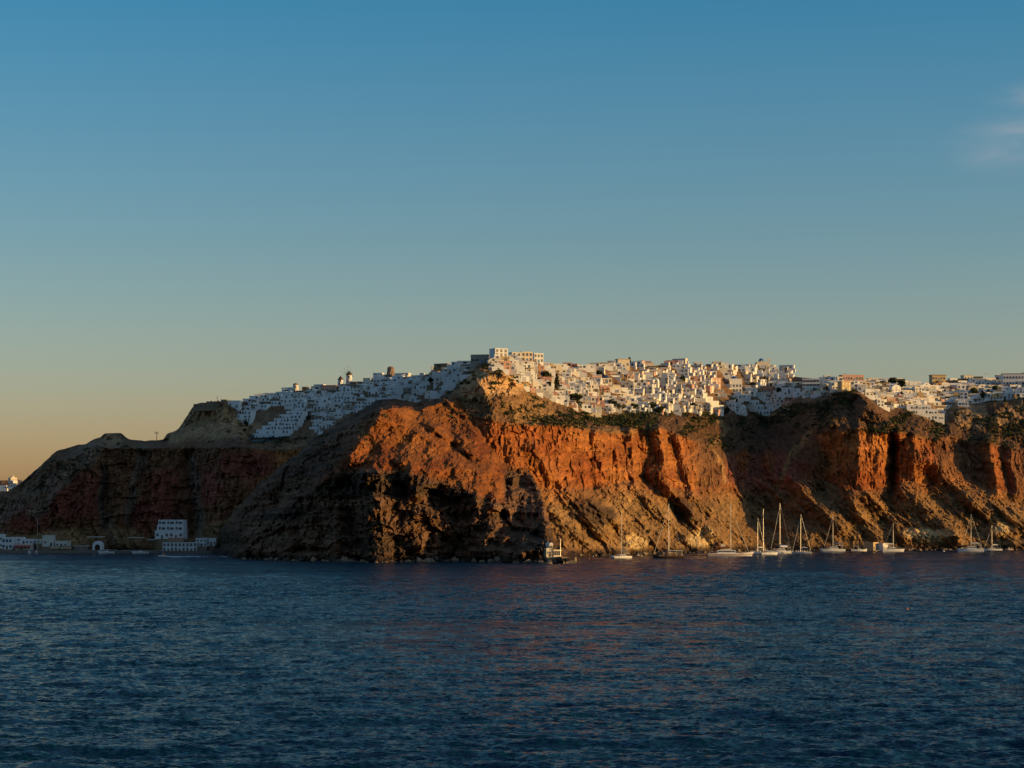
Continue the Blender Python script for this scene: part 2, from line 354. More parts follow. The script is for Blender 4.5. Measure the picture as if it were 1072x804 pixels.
paint(DKRED * 1.6, 1.6 * ell(wx, wy, 800, 495, 55, 26) * (cliff + talus), .7)
paint(RED * 1.1, 1.8 * np.maximum(ell(wx, wy, 778, 482, 9, 14), ell(wx, wy, 804, 484, 7, 14)))
for pts, w in (([(752,438),(762,450),(748,470),(757,505)],3.5),([(852,446),(836,466),(822,490),(812,510)],4.5),([(668,510),(690,545),(720,578)],4)):
    paint(SCREE * 1.25, 1.5 * stroke(wx, wy, pts, w)[0], .8)
paint(LAVA, 1.8 * np.maximum(ell(wx, wy, 628, 541, 22, 13), np.maximum(ell(wx, wy, 713, 535, 11, 17), ell(wx, wy, 610, 528, 14, 8))) * talus, .85)
paint(PALE, 2 * np.maximum(ell(wx, wy, 972, 560, 30, 9), np.maximum(ell(wx, wy, 1051, 554, 14, 9), np.maximum(ell(wx, wy, 664, 568, 14, 9), ell(wx, wy, 735, 562, 16, 14)))) * talus, .75)
paint(RED * 1.1, talus * np.clip(1 - (PY - zA) / 22, 0, 1) * (PX > 500) * np.clip(.6 + ncl, 0, 1), .6)
for cx_, cy_, rx_, ry_ in ((968,430,22,10),(1008,434,14,16),(1025,436,10,14),(1050,438,9,14),(1066,432,16,18),(810,430,26,9)):
    paint(TAN * .8, 1.8 * ell(wx, wy, cx_, cy_, rx_, ry_) * (slope + town), .7)
tide = sstep(3.2, 1.0, P[..., 2] - .8 * ncf)
paint(LAVA * .45, tide, .85)
alb *= (1 + .30 * ncf + .12 * ncs + .22 * np.clip(fine, -1, 1) + .16 * np.clip(grit, -1, 1) + .16 * cliff * np.clip(colf, -1, 1) + .12 * cliff * fbm(U / 1.2, V / 9, 461, 3))[..., None]
alb = np.clip(alb, .012, .7)

# plateau behind the crest: real ground that runs on and falls away out of sight
rows = [P]; arows = [alb]
last, cl_ = P[-1], alb[-1]
for k, (dy, dz) in enumerate(((8, -.6), (30, -3), (80, -9), (180, -20), (400, -45), (900, -80))):
    q = last.copy(); sc_ = (last[:, 1] + dy) / last[:, 1]
    q[:, 0] *= sc_; q[:, 1] += dy; q[:, 2] += dz * np.clip((last[:, 2]) / 60, .2, 1.2)
    rows.append(q[None]); arows.append(cl_[None])
foot = P[0].copy(); foot[:, 2] = -4; foot[:, 1] -= 2
rows.insert(0, foot[None]); arows.insert(0, alb[0][None])
PV = np.concatenate(rows, 0); AV = np.concatenate(arows, 0)

def grid_mesh(name, V3, mat, color=None, smooth=False, flip=False):
    nr, nc = V3.shape[:2]
    me = bpy.data.meshes.new(name)
    me.vertices.add(nr * nc); me.vertices.foreach_set('co', V3.reshape(-1).astype(np.float32))
    i = np.arange(nr * nc).reshape(nr, nc)
    q = np.stack([i[:-1, :-1], i[:-1, 1:], i[1:, 1:], i[1:, :-1]], -1).reshape(-1, 4)
    if flip: q = q[:, ::-1]
    nf = len(q)
    me.loops.add(nf * 4); me.loops.foreach_set('vertex_index', q.reshape(-1).astype(np.int32))
    me.polygons.add(nf); me.polygons.foreach_set('loop_start', np.arange(0, nf * 4, 4, dtype=np.int32))
    me.polygons.foreach_set('use_smooth', np.full(nf, smooth))
    me.update(calc_edges=True)
    if color is not None:
        a = me.color_attributes.new('ground', 'FLOAT_COLOR', 'POINT')
        a.data.foreach_set('color', np.concatenate([color, np.ones(color.shape[:-1] + (1,))], -1).reshape(-1).astype(np.float32))
    me.materials.append(mat)
    o = bpy.data.objects.new(name, me); col.objects.link(o)
    return o

rock_m, nt, bs = new_mat('volcanic_ground')
at = N(nt, 'ShaderNodeAttribute', attribute_name='ground')
tc = N(nt, 'ShaderNodeTexCoord')
n1 = N(nt, 'ShaderNodeTexNoise', i_Scale=.9, i_Detail=8.0, i_Roughness=.7)
nt.links.new(tc.outputs['Object'], n1.inputs['Vector'])
rmp = N(nt, 'ShaderNodeMapRange'); rmp.inputs[1].default_value = .25; rmp.inputs[2].default_value = .75; rmp.inputs[3].default_value = .6; rmp.inputs[4].default_value = 1.4
nt.links.new(n1.outputs['Fac'], rmp.inputs[0])
mul = N(nt, 'ShaderNodeVectorMath', operation='SCALE')
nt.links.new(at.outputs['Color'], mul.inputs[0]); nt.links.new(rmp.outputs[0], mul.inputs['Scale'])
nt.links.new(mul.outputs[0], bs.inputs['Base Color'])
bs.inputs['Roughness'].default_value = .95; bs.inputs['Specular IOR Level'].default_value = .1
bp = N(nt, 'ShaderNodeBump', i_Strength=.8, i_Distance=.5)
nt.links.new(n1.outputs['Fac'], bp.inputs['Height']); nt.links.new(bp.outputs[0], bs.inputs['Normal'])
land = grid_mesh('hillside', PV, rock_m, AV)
land['kind'] = 'structure'

def ground_at(x, y):
    """world point of the coast seen at (x, y); arrays or numbers"""
    x = np.atleast_1d(np.asarray(x, float)); y = np.atleast_1d(np.asarray(y, float))
    _, D, _ = land_depth(x, y)
    return world(x, y, D)

# ================================================================== far ridge at the western end
fx = np.linspace(-200, 140, 160)
ft = lut({-200:508, -40:505, 0:504, 20:503, 40:505, 60:512, 140:540})(fx) + 1.2 * fbm(fx / 9, fx * 0, 66, 3)
rowsF = []
for k in range(30):
    t = k / 29
    yy = 560 + (ft - 560) * t
    rowsF.append(world(fx, yy, 1750 + 300 * t + 8 * fbm(fx / 7, yy / 5, 67, 4)))
rowsF.append(rowsF[-1] + np.array([0, 300, -30.]))
FV = np.stack(rowsF)
fcol = np.clip((np.zeros(FV.shape) + BROWN) * (1 + .4 * fbm(FV[..., 0] / 20, FV[..., 2] / 8, 69, 4))[..., None], .01, 1)
far = grid_mesh('far_hill', FV, rock_m, fcol); far['kind'] = 'structure'

# ================================================================== the sea
ang = np.concatenate([np.linspace(-180, -22, 24)[:-1], np.linspace(-22, -15, 40)[:-1], np.linspace(-15, 15, 1000), np.linspace(15, 22, 40)[1:], np.linspace(22, 180, 24)[1:]])
yy = np.concatenate([np.linspace(830, 650, 420)[:-1], np.linspace(650, 574, 560)])
rad = np.concatenate([[3, 25, 60], F * CAMH / (yy - HZ), [1300, 2000, 4000, 9000, 20000, 45000]])
A_, R_ = np.meshgrid(R(1) * ang, rad)
SX, SY = R_ * np.sin(A_), R_ * np.cos(A_)
SZ = np.zeros(SX.shape)
dr = np.gradient(rad)[:, None] * np.ones(SX.shape)
wr = np.random.default_rng(3)
for k in range(64):
    lam = 0.9 * 1.068 ** k                                # wave lengths 1.6 .. 70 m
    th = R(-95) + wr.normal(0, .55)                          # running mostly towards the viewer, a little across
    amp = .011 * lam ** .60 * (1 if lam < 4 else (4 / lam) ** .5)
    kx, ky = math.sin(th) * 2 * math.pi / lam, math.cos(th) * 2 * math.pi / lam
    kx, ky = math.cos(th) * 2 * math.pi / lam, math.sin(th) * 2 * math.pi / lam
    fade = np.clip(1.6 - 2.4 * dr * abs(math.sin(th)) / lam, 0, 1)
    ph = wr.uniform(0, 6.28)
    w_ = np.sin(kx * SX + ky * SY + ph)
    SZ += amp * fade * (w_ + .25 * np.cos(2 * (kx * SX + ky * SY + ph)))
patch = fbm(SX / 60, SY / 90, 501, 3)
SZ *= (.85 + .5 * patch)
SZ *= np.where((R_ > 70) & (R_ < 1200), 1, .1)
water_m, nt, bs = new_mat('sea_water')
bs.inputs['Base Color'].default_value = (.0015, .021, .046, 1)
bs.inputs['Specular IOR Level'].default_value = .04; bs.inputs['Roughness'].default_value = .12; bs.inputs['IOR'].default_value = 1.333
tc = N(nt, 'ShaderNodeTexCoord')
mp = N(nt, 'ShaderNodeMapping'); mp.inputs['Scale'].default_value = (.55, 1.0, 1.0)
nt.links.new(tc.outputs['Object'], mp.inputs['Vector'])
w1 = N(nt, 'ShaderNodeTexNoise', i_Scale=4.2, i_Detail=3.0, i_Roughness=.6)
w2 = N(nt, 'ShaderNodeTexNoise', i_Scale=.6, i_Detail=3.0, i_Roughness=.6)
nt.links.new(mp.outputs[0], w1.inputs['Vector']); nt.links.new(mp.outputs[0], w2.inputs['Vector'])
mp2 = N(nt, 'ShaderNodeMapping'); mp2.inputs['Scale'].default_value = (.006, .016, 1.0)
nt.links.new(tc.outputs['Object'], mp2.inputs['Vector'])
w3 = N(nt, 'ShaderNodeTexNoise', i_Scale=1.0, i_Detail=4.0, i_Roughness=.6)
nt.links.new(mp2.outputs[0], w3.inputs['Vector'])
gust = N(nt, 'ShaderNodeMapRange'); gust.inputs[1].default_value = .35; gust.inputs[2].default_value = .65; gust.inputs[3].default_value = .5; gust.inputs[4].default_value = 1.6
nt.links.new(w3.outputs['Fac'], gust.inputs[0])
def vm(op, a, b):
    n = N(nt, 'ShaderNodeVectorMath', operation=op)
    for i, q in enumerate((a, b)):
        if q is None: continue
        if isinstance(q, tuple): n.inputs[i].default_value = q
        else: nt.links.new(q, n.inputs[i])
    return n.outputs[0]
t1 = vm('MULTIPLY', vm('SUBTRACT', w1.outputs['Color'], (.5, .5, .5)), (1.6, 2.9, 0))
t2 = vm('MULTIPLY', vm('SUBTRACT', w2.outputs['Color'], (.5, .5, .5)), (.8, 1.5, 0))
sm = N(nt, 'ShaderNodeVectorMath', operation='SCALE')
nt.links.new(vm('ADD', t1, t2), sm.inputs[0]); nt.links.new(gust.outputs[0], sm.inputs['Scale'])
ge = N(nt, 'ShaderNodeNewGeometry')
nrm = vm('NORMALIZE', vm('ADD', ge.outputs['Normal'], sm.outputs[0]), None)
nt.links.new(nrm, bs.inputs['Normal'])
sea = grid_mesh('sea', np.stack([SX, SY, SZ], -1), water_m, smooth=True, flip=True)
sea['kind'] = 'structure'
# ================================================================== building kit
def prop(o, label=None, cat=None, group=None, kind=None):
    if label: o['label'] = label
    if cat: o['category'] = cat
    if group: o['group'] = group
    if kind: o['kind'] = kind
    return o

def thing(name, label, cat, loc, rz=0.0, group=None):
    o = bpy.data.objects.new(name, None); col.objects.link(o)
    o.location = [float(c) for c in loc]; o.rotation_euler = (0, 0, rz); o.empty_display_size = 1
    return prop(o, label, cat, group)

class MB:
    """collects boxes, lathes and tubes and links them as one mesh"""
    def __init__(self): self.v = []; self.f = []; self.m = []
    def add(self, v, f, m=0):
        b = len(self.v); self.v += [tuple(q) for q in v]; self.f += [tuple(b + i for i in q) for q in f]; self.m += [m] * len(f); return self
    def box(self, x0, x1, y0, y1, z0, z1, m=0, top=None):
        """top: (dx, dy) inset of the upper face"""
        tx, ty = top or (0, 0)
        v = [(x0,y0,z0),(x1,y0,z0),(x1,y1,z0),(x0,y1,z0),(x0+tx,y0+ty,z1),(x1-tx,y0+ty,z1),(x1-tx,y1-ty,z1),(x0+tx,y1-ty,z1)]
        return self.add(v, [(0,3,2,1),(4,5,6,7),(0,1,5,4),(1,2,6,5),(2,3,7,6),(3,0,4,7)], m)
    def rim(self, x0, x1, y0, y1, z0, z1, t=.22, m=0):
        self.box(x0,x1,y0,y0+t,z0,z1,m); self.box(x0,x1,y1-t,y1,z0,z1,m)
        self.box(x0,x0+t,y0+t,y1-t,z0,z1,m); return self.box(x1-t,x1,y0+t,y1-t,z0,z1,m)
    def lathe(self, prof, n=16, c=(0,0,0), m=0, a0=0, a1=2*math.pi):
        full = abs(a1 - a0 - 2 * math.pi) < 1e-6; k = n if full else n + 1
        v = []
        for r, z in prof:
            for i in range(k):
                a = a0 + (a1 - a0) * i / n
                v.append((c[0] + r * math.cos(a), c[1] + r * math.sin(a), c[2] + z))
        f = []
        for j in range(len(prof) - 1):
            for i in range(n):
                i2 = (i + 1) % k
                f.append((j*k+i, j*k+i2, (j+1)*k+i2, (j+1)*k+i))
        f.append(tuple(range(k))[::-1]); f.append(tuple((len(prof)-1)*k + i for i in range(k)))
        return self.add(v, f, m)
    def tube(self, pts, r, n=6, m=0):
        pts = [Vector(p) for p in pts]; rr = r if isinstance(r, (list, tuple)) else [r] * len(pts)
        v = []
        for i, p in enumerate(pts):
            d = (pts[min(i+1, len(pts)-1)] - pts[max(i-1, 0)]).normalized()
            s = d.cross(Vector((0,0,1)) if abs(d.z) < .9 else Vector((0,1,0))).normalized(); t = d.cross(s)
            for k in range(n):
                a = 2*math.pi*k/n; v.append(tuple(p + (s*math.cos(a) + t*math.sin(a)) * rr[i]))
        f = [(i*n+k, i*n+(k+1)%n, (i+1)*n+(k+1)%n, (i+1)*n+k) for i in range(len(pts)-1) for k in range(n)]
        f += [tuple(range(n))[::-1], tuple((len(pts)-1)*n+k for k in range(n))]
        return self.add(v, f, m)
    def vault(self, x0, x1, y0, y1, z, h, n=10, m=0):
        """barrel vault whose round end faces the front"""
        v = []
        for y in (y0, y1):
            for i in range(n + 1):
                a = math.pi * i / n; v.append(((x0+x1)/2 - (x1-x0)/2*math.cos(a), y, z + h*math.sin(a)))
        k = n + 1
        f = [(i, i+1, k+i+1, k+i) for i in range(n)] + [tuple(range(k))[::-1], tuple(k+i for i in range(k)), (0, k, k+n, n)]
        return self.add(v, f, m)
    def loft(self, secs, m=0, close=True):
        n = len(secs[0]); v = [p for s in secs for p in s]
        f = [(j*n+i, j*n+(i+1)%n, (j+1)*n+(i+1)%n, (j+1)*n+i) for j in range(len(secs)-1) for i in range(n if close else n-1)]
        f += [tuple(range(n))[::-1], tuple((len(secs)-1)*n+i for i in range(n))]
        return self.add(v, f, m)
    def mesh(self, name, mats):
        me = bpy.data.meshes.new(name); me.from_pydata(self.v, [], self.f); me.update()
        for m in (mats if isinstance(mats, (list, tuple)) else [mats]): me.materials.append(m)
        if any(self.m): me.polygons.foreach_set('material_index', self.m)
        bm = bmesh.new(); bm.from_mesh(me); bmesh.ops.recalc_face_normals(bm, faces=bm.faces); bm.to_mesh(me); bm.free()
        return me
    def build(self, name, mats, parent=None, loc=None, rz=0.0, label=None):
        return put(self.mesh(name, mats), name, parent, loc, rz, label)

def put(me, name, parent=None, loc=None, rz=0.0, label=None):
    o = bpy.data.objects.new(name, me); col.objects.link(o); o.parent = parent
    if loc is not None: o.location = [float(c) for c in loc]
    if rz: o.rotation_euler = (0, 0, rz)
    if label: o['label'] = label
    return o

M = {
    'white': plain('whitewash', (.575,.58,.585), .85, .12, .6), 'chalk': plain('chalk_plaster', (.53,.50,.45), .85, .14, .6),
    'cream': plain('cream_plaster', (.56,.49,.38), .85, .14, .6), 'ochre': plain('ochre_plaster', (.44,.31,.165), .85, .16, .6),
    'pink': plain('rose_plaster', (.46,.27,.21), .85, .14, .6), 'terracotta': plain('terracotta_plaster', (.42,.20,.12), .85, .14, .6),
    'grey': plain('grey_stone', (.30,.265,.22), .9, .25, 1.2), 'stone': plain('brown_stone', (.20,.145,.095), .95, .3, 1.0),
    'blue': plain('dome_blue', (.025,.10,.30), .45, .1, 1.0, .4), 'navy': plain('dark_blue_paint', (.02,.05,.13), .5, .1),
    'cap': plain('thatch_cap', (.06,.05,.045), .95, .3, 3.0), 'brick': plain('mill_stone', (.19,.12,.085), .95, .3, 1.5),
    'dark': plain('dark_opening', (.02,.02,.022), .35, .1, 1.0, .5), 'shutter': plain('blue_shutter', (.05,.16,.30), .6, .1),
    'wood': plain('brown_wood', (.16,.085,.04), .7, .25, 2.0), 'teal': plain('teal_canopy', (.05,.22,.30), .7, .1), 'redroof': plain('red_awning', (.30,.07,.045), .8, .15),
    'metal': plain('weathered_metal', (.35,.34,.33), .4, .1, 2.0, .5, .6), 'straw': plain('reed_awning', (.36,.26,.14), .95, .25, 2.0),
    'gel': plain('white_gelcoat', (.60,.60,.59), .3, .04, .4, .5), 'hullred': plain('red_hull_paint', (.33,.05,.03), .35, .1, .5, .5), 'hulldark': plain('dark_wooden_hull', (.055,.032,.02), .4, .2, .6, .5),
    'hullblue': plain('blue_hull_paint', (.03,.07,.2), .35, .1, .5, .5), 'alu': plain('mast_aluminium', (.46,.44,.41), .35, .05, .5, .5, .3), 'canvas': plain('sail_canvas', (.66,.63,.56), .9, .08), 'bluecanvas': plain('blue_sail_cover', (.03,.06,.18), .9, .08),
    'teak': plain('teak_deck', (.30,.18,.09), .7, .15, 2), 'glass': plain('cabin_glass', (.015,.017,.02), .1, .02, 1, .6), 'orange': plain('orange_buoy', (.7,.18,.03), .5, .1), 'skin': plain('tanned_skin', (.45,.27,.17), .6, .05), 'shirt': plain('orange_shirt', (.65,.2,.06), .8, .1),
    'foam': plain('sea_foam', (.75,.78,.80), .9, .1, 2), 'leaf': None, 'bark': plain('bark', (.10,.065,.04), .95, .25, 3), 'quay': plain('quay_stone', (.17,.14,.115), .95, .25, .8),
}
for nm, c in (('leaf', (.040,.052,.020)), ('leafdark', (.022,.032,.014)), ('leafdry', (.085,.070,.026))):
    M[nm] = plain('foliage_' + nm, c, .9, .35, .7)

ORD = ['first','second','third','fourth','fifth','sixth','seventh','eighth','ninth','tenth','eleventh','twelfth','thirteenth','fourteenth','fifteenth','sixteenth','seventeenth','eighteenth','nineteenth','twentieth']

# window, arched window and door shapes shared by all houses
def win_mesh(w, h, kind):
    b = MB()
    if kind == 'arch':
        n = 8
        pts = [(-w/2, 0), (w/2, 0)] + [(w/2*math.cos(math.pi*i/n), h - w/2 + w/2*math.sin(math.pi*i/n)) for i in range(n+1)]
        b.add([(x, -.05, z) for x, z in pts] + [(x, .12, z) for x, z in pts], [tuple(range(len(pts)))] + [(i, (i+1) % len(pts), len(pts)+(i+1) % len(pts), len(pts)+i) for i in range(len(pts))], 0)
        b.box(-.03, .03, -.08, -.052, 0.02, h-.1, 1)
    else:
        b.box(-w/2, w/2, -.04, .12, 0, h, 0)
        t = .07
        b.box(-w/2-t, -w/2, -.10, .12, -t, h+t, 1); b.box(w/2, w/2+t, -.10, .12, -t, h+t, 1)
        b.box(-w/2, w/2, -.10, .12, h, h+t, 1); b.box(-w/2, w/2, -.12, .12, -t, 0, 1); b.box(-.025, .025, -.07, -.042, 0, h, 1)
    return b
WIN = {}
for nm, w, h, k, fr in (('small', .75, .8, 'sq', 'chalk'), ('tall', .78, 1.2, 'sq', 'chalk'), ('shut', .8, .95, 'sq', 'shutter'), ('arch', 1.0, 1.35, 'arch', 'chalk'), ('wide', 1.5, .95, 'sq', 'chalk')):
    WIN[nm] = win_mesh(w, h, k).mesh('window', [M['dark'], M[fr]])
DOORM = {}
for nm, mt in (('blue', 'shutter'), ('brown', 'wood'), ('dark', 'dark')):
    b = MB(); b.box(-.38, .38, -.05, .12, 0, 1.5, 0); b.box(-.45, -.38, -.09, .12, 0, 1.57, 1); b.box(.38, .45, -.09, .12, 0, 1.57, 1); b.box(-.38, .38, -.09, .12, 1.5, 1.57, 1); b.box(.26, .31, -.09, -.05, .8, .9, 1)
    DOORM[nm] = b.mesh('door', [M[mt], M['chalk']])

def house(loc, rz, w, d, st, form, mat, rnd, name='house', label=None, cat='house', group=None, nwin=3, sthr=1.72):
    """a whitewashed cube house: front at y = 0 facing the sea, st storeys"""
    t = thing(name, label, cat, loc, rz, group)
    h = st * sthr
    b = MB()
    b.box(-w/2, w/2, 0, d, -1.3, h, 0)
    if form in ('flat', 'stepped', 'dome'):
        b.rim(-w/2-.06, w/2+.06, -.06, d+.06, h-.12, h+.38, .24)
    if form == 'stepped':
        s = 1 if rnd.random() < .5 else -1
        x0, x1 = (-w/2+.3, w*.14) if s < 0 else (-w*.14, w/2-.3)
        b.box(x0, x1, d*.42, d-.3, h-.05, h+2.0); b.rim(x0-.05, x1+.05, d*.42-.05, d-.25, h+1.9, h+2.25, .2)
    tw = w * rnd.uniform(.6, 1.35); tx = rnd.uniform(-1, 1) * abs(w - tw) / 2; td = rnd.uniform(1.2, 2.4)
    b.build('wall', mat, t)
    tb = MB(); tb.box(tx-tw/2, tx+tw/2, -td, -.003, -1.8, -.15); tb.rim(tx-tw/2-.04, tx+tw/2+.04, -td-.04, -.004, -.25, .42, .16)
    tb.build('terrace', M['white'] if rnd.random() < .7 else mat, t)
    if form == 'vault':
        b2 = MB(); b2.vault(-w/2-.02, w/2+.02, -.02, d+.02, h-.02, w*.32); b2.build('roof', mat, t)
        put(WIN['arch'] if rnd.random() < .3 else WIN['small'], 'window', t, (0, 0, h+.15))
    if form == 'dome':
        r = min(w, d) * .36
        b2 = MB(); b2.lathe([(r+.1, h-.1), (r+.1, h+.5)] + [(r*math.cos(a), h+.5+r*math.sin(a)) for a in np.linspace(0, 1.5, 8)], 18, (0, d/2, 0)); b2.build('roof', mat, t)
    # openings
    cols = max(1, int(w / 1.7)); slots = [(c, s) for c in range(cols) for s in range(st)]; rnd.shuffle(slots)
    dr = min(slots, key=lambda q: q[1] * 10 + rnd.random())
    put(DOORM[rnd.choice(('blue', 'brown', 'dark', 'dark'))], 'door', t, (-w/2 + w*(dr[0]+.5)/cols, 0, dr[1]*sthr))
    k = 0
    for c, s in slots:
        if (c, s) == dr or k >= nwin: continue
        put(WIN[rnd.choice(('small','small','tall','tall','shut','arch'))], 'window', t, (-w/2 + w*(c+.5)/cols + rnd.uniform(-.15,.15), 0, s*sthr + rnd.uniform(.35,.6))); k += 1
    side = 1 if rnd.random() < .7 else -1
    put(WIN['small'], 'window', t, (side*w/2, d*rnd.uniform(.35,.65), (st-1)*sthr + .8), R(90*side))
    if form in ('flat', 'stepped') and rnd.random() < .22:
        b3 = MB()
        for px_ in (tx-tw/2+.2, tx+tw/2-.2): b3.box(px_-.06, px_+.06, -td+.1, -td+.22, .0, 1.95)
        b3.box(tx-tw/2, tx+tw/2, -td-.1, -.03, 1.95, 2.05); b3.build('pergola', M['straw'] if rnd.random() < .6 else M['wood'], t)
    if rnd.random() < .3:
        b3 = MB(); x = rnd.uniform(-.3, .3)*w; b3.box(x-.25, x+.25, d*.7, d*.7+.5, h-.1, h+1.1); b3.box(x-.32, x+.32, d*.7-.07, d*.7+.57, h+1.1, h+1.25); b3.build('chimney', mat, t)
    return t

def at(x, y, dY=0):
    p = ground_at(x, y)[0]
    if dY:
        s = (p[1] + dY) / p[1]; p = np.array([p[0]*s, p[1]+dY, CAMH + (p[2]-CAMH)*s])
    return Vector(p)
def mpp(p): return p[1] / F          # metres per pixel there

# ================================================================== landmarks of the town
KEEP = []       # (x0, x1, y0, y1) kept free of ordinary houses
rnd = random.Random(5)

def windmill(x, y, hpx, rpx, cap, sails, label, wall):
    p = at(x, y); s = mpp(p); h = hpx * s; r = rpx * s
    t = thing('windmill', label, 'windmill', p, R(-15)); KEEP.append((x-rpx-4, x+rpx+4, y-hpx-3, y+2))
    MB().lathe([(r*1.12, -4), (r*1.08, 0), (r*.86, h)], 20).build('tower', wall, t)
    if cap == 'cone':
        MB().lathe([(r*1.12, h-.02), (r*1.06, h+.12), (r*.55, h+r*.75), (.05, h+r*1.35)], 20).build('cap', M['cap'], t)
    elif cap == 'round':
        MB().lathe([(r*.92, h-.02)] + [(r*.92*math.cos(a), h+r*.62*math.sin(a)) for a in np.linspace(.1, 1.5, 7)], 20).build('cap', M['brick'], t)
    put(DOORM['brown'], 'door', t, (0, -r*1.06, .1)); put(WIN['small'], 'window', t, (.25*r, -r*.93, h*.62))
    if sails:
        hub = Vector((-r*.2, -r*1.25, h+.3*r)); MB().tube([(hub.x, r*.6, hub.z), hub], .12).build('axle', M['wood'], t)
        for k in range(10):
            a = 2*math.pi*k/10 + .2; e = hub + Vector((math.cos(a), 0, math.sin(a))) * r * 2.3
            MB().tube([hub, e], [.07, .04], 5).build('sail_spar', M['wood'], t)
        MB().tube([hub + Vector((math.cos(a), 0, math.sin(a))) * r * 2.28 for a in np.linspace(0, 2*math.pi, 21)], .03, 4).build('rim_rope', M['canvas'], t)
    return t
windmill(365.5, 401, 8.5, 3.3, 'cone', True, 'white windmill with dark conical cap and a wheel of sail spars', M['white'])
windmill(356.5, 403, 5.5, 3.0, 'cone', False, 'small white round mill with dark pointed cap beside the sailed windmill', M['white'])
windmill(309.5, 411, 8, 3.2, 'round', False, 'lone pale mill tower with rounded brown top and no sails', M['chalk'])
windmill(409, 393, 7, 4.0, 'round', False, 'round brown stone mill without sails on the crest above white houses', M['brick'])

def church(x, y, wpx, hpx, rpx, label, wall='white', dome='blue', drum=True, bell=False):
    p = at(x, y); s = mpp(p); w, h, r = wpx*s, hpx*s, rpx*s
    t = thing('church', label, 'church', p, R(rnd.uniform(-8, 12))); KEEP.append((x-wpx/2-3, x+wpx/2+3, y-hpx-4, y+3))
    b = MB(); b.box(-w/2, w/2, 0, w*.8, -5, h); b.rim(-w/2-.06, w/2+.06, -.06, w*.8+.06, h-.1, h+.3, .25); b.build('wall', M[wall], t)
    z = h
    if drum: MB().lathe([(r*1.05, h-.05), (r*1.05, h+r*.8)], 16, (0, w*.4, 0)).build('drum', M[wall], t); z = h + r*.8
    d = MB().lathe([(r*1.08, z-.02)] + [(r*math.cos(a), z+r*1.0*math.sin(a)) for a in np.linspace(.05, 1.5, 8)], 20, (0, w*.4, 0)).build('dome', M[dome], t)
    c = MB(); c.box(-.05, .05, w*.4-.05, w*.4+.05, z+r*.97, z+r*.97+.9); c.box(-.25, -.053, w*.4-.04, w*.4+.04, z+r+.45, z+r+.55); c.box(.053, .25, w*.4-.04, w*.4+.04, z+r+.45, z+r+.55); c.build('cross', M['chalk'], d)
    for k in range(max(2, int(w/1.6))):
        for j in range(max(1, int(h/2.6))): put(WIN['arch' if j == 0 else 'tall'], 'window', t, (-w/2+w*(k+.5)/max(2, int(w/1.6)), 0, .5+2.5*j))
    put(WIN['arch'], 'window', t, (w/2, w*.4, .6), R(90)); put(DOORM['blue'], 'door', t, (w*.05, -.0, -.05))
    if bell:
        bt = MB(); x0 = w*.5+.3; bt.box(x0, x0+.5, .2, .8, -3, h+1.6); bt.box(x0+1.0, x0+1.5, .2, .8, -3, h+1.6); bt.box(x0+.5, x0+1.0, .2, .8, -3, h-.4); bt.vault(x0-.05, x0+1.55, .15, .85, h+1.6, .6); bt.build('bell_wall', M[wall], t)
    return t
church(797.5, 386, 11, 6.5, 2.6, 'cream church with dark blue dome standing highest on the skyline', 'cream', bell=True)
church(746, 393, 9, 4, 2.8, 'small white church with low blue dome above the peach coloured house', 'white', drum=False)
church(770, 411, 14, 14, 3.6, 'tall white church block with windows under a flat blue dome', 'white', drum=False)
church(635, 401, 12, 4.5, 4.2, 'white chapel with wide dark blue vaulted roof among the sunlit houses', 'cream', 'navy', False)

def block(x, y, wpx, hpx, st, mat, label, rz=0, name='building', cat='building', dpx=None, win='tall', ncol=None, roof=None, dY=0, doors=1, awn=None):
    """a larger flat roofed building with regular windows"""
    p = at(x, y, dY); s = mpp(p); w, h = wpx*s, hpx*s; d = (dpx or wpx*.6)*s
    t = thing(name, label, cat, p, R(rz)); KEEP.append((x-wpx/2-2, x+wpx/2+2, y-hpx-1, y+2))
    b = MB(); b.box(-w/2, w/2, 0, d, -3, h); b.rim(-w/2-.06, w/2+.06, -.06, d+.06, h-.12, h+.35, .24); b.build('wall', mat, t)
    n = ncol or max(2, int(w/1.5)); sh = h/st
    sc_ = min(1.0, sh / 1.75)
    for j in range(st):
        for k in range(n):
            if j == 0 and k == n//2 and doors: o = put(DOORM['blue'], 'door', t, (-w/2+w*(k+.5)/n, 0, 0))
            else: o = put(WIN[win], 'window', t, (-w/2+w*(k+.5)/n, 0, j*sh+sh*.28))
            o.scale = (min(1, w/n/.95), 1, sc_)
        k = max(1, int(d/2.5))
        for q in range(k):
            o = put(WIN['small'], 'window', t, (w/2, d*(q+.5)/k, j*sh+sh*.35), R(90)); o.scale = (1, 1, sc_)
    if roof: MB().box(-w/2-.3, w/2+.3, -.3, d+.3, h+.36, h+.60).build('roof', roof, t)
    if awn:
        b = MB(); b.box(-w/2, w/2, -1.8, -.01, h*.42, h*.42+.12); b.box(-w/2+.05, -w/2+.15, -1.75, -1.65, -.5, h*.42); b.box(w/2-.15, w/2-.05, -1.75, -1.65, -.5, h*.42); b.build('awning', awn, t)
    return t
block(502, 380.5, 19, 8.5, 1, M['grey'], 'long grey flat building with a dark window band on the summit', -12, win='wide', dpx=14)
block(525, 378.5, 15, 13, 3, M['white'], 'tallest white block on the summit, half in sunlight', 28, dpx=13)
block(541, 378, 11, 8.5, 2, M['chalk'], 'off-white two-storey block right of the tallest summit block', 22, dpx=9)
block(552, 379, 12, 10, 2, M['cream'], 'cream two-storey block in the middle of the sunlit summit row', 18, dpx=9)
block(564, 380, 11, 9.5, 2, M['white'], 'white block closing the summit row to the east', 26, dpx=9)
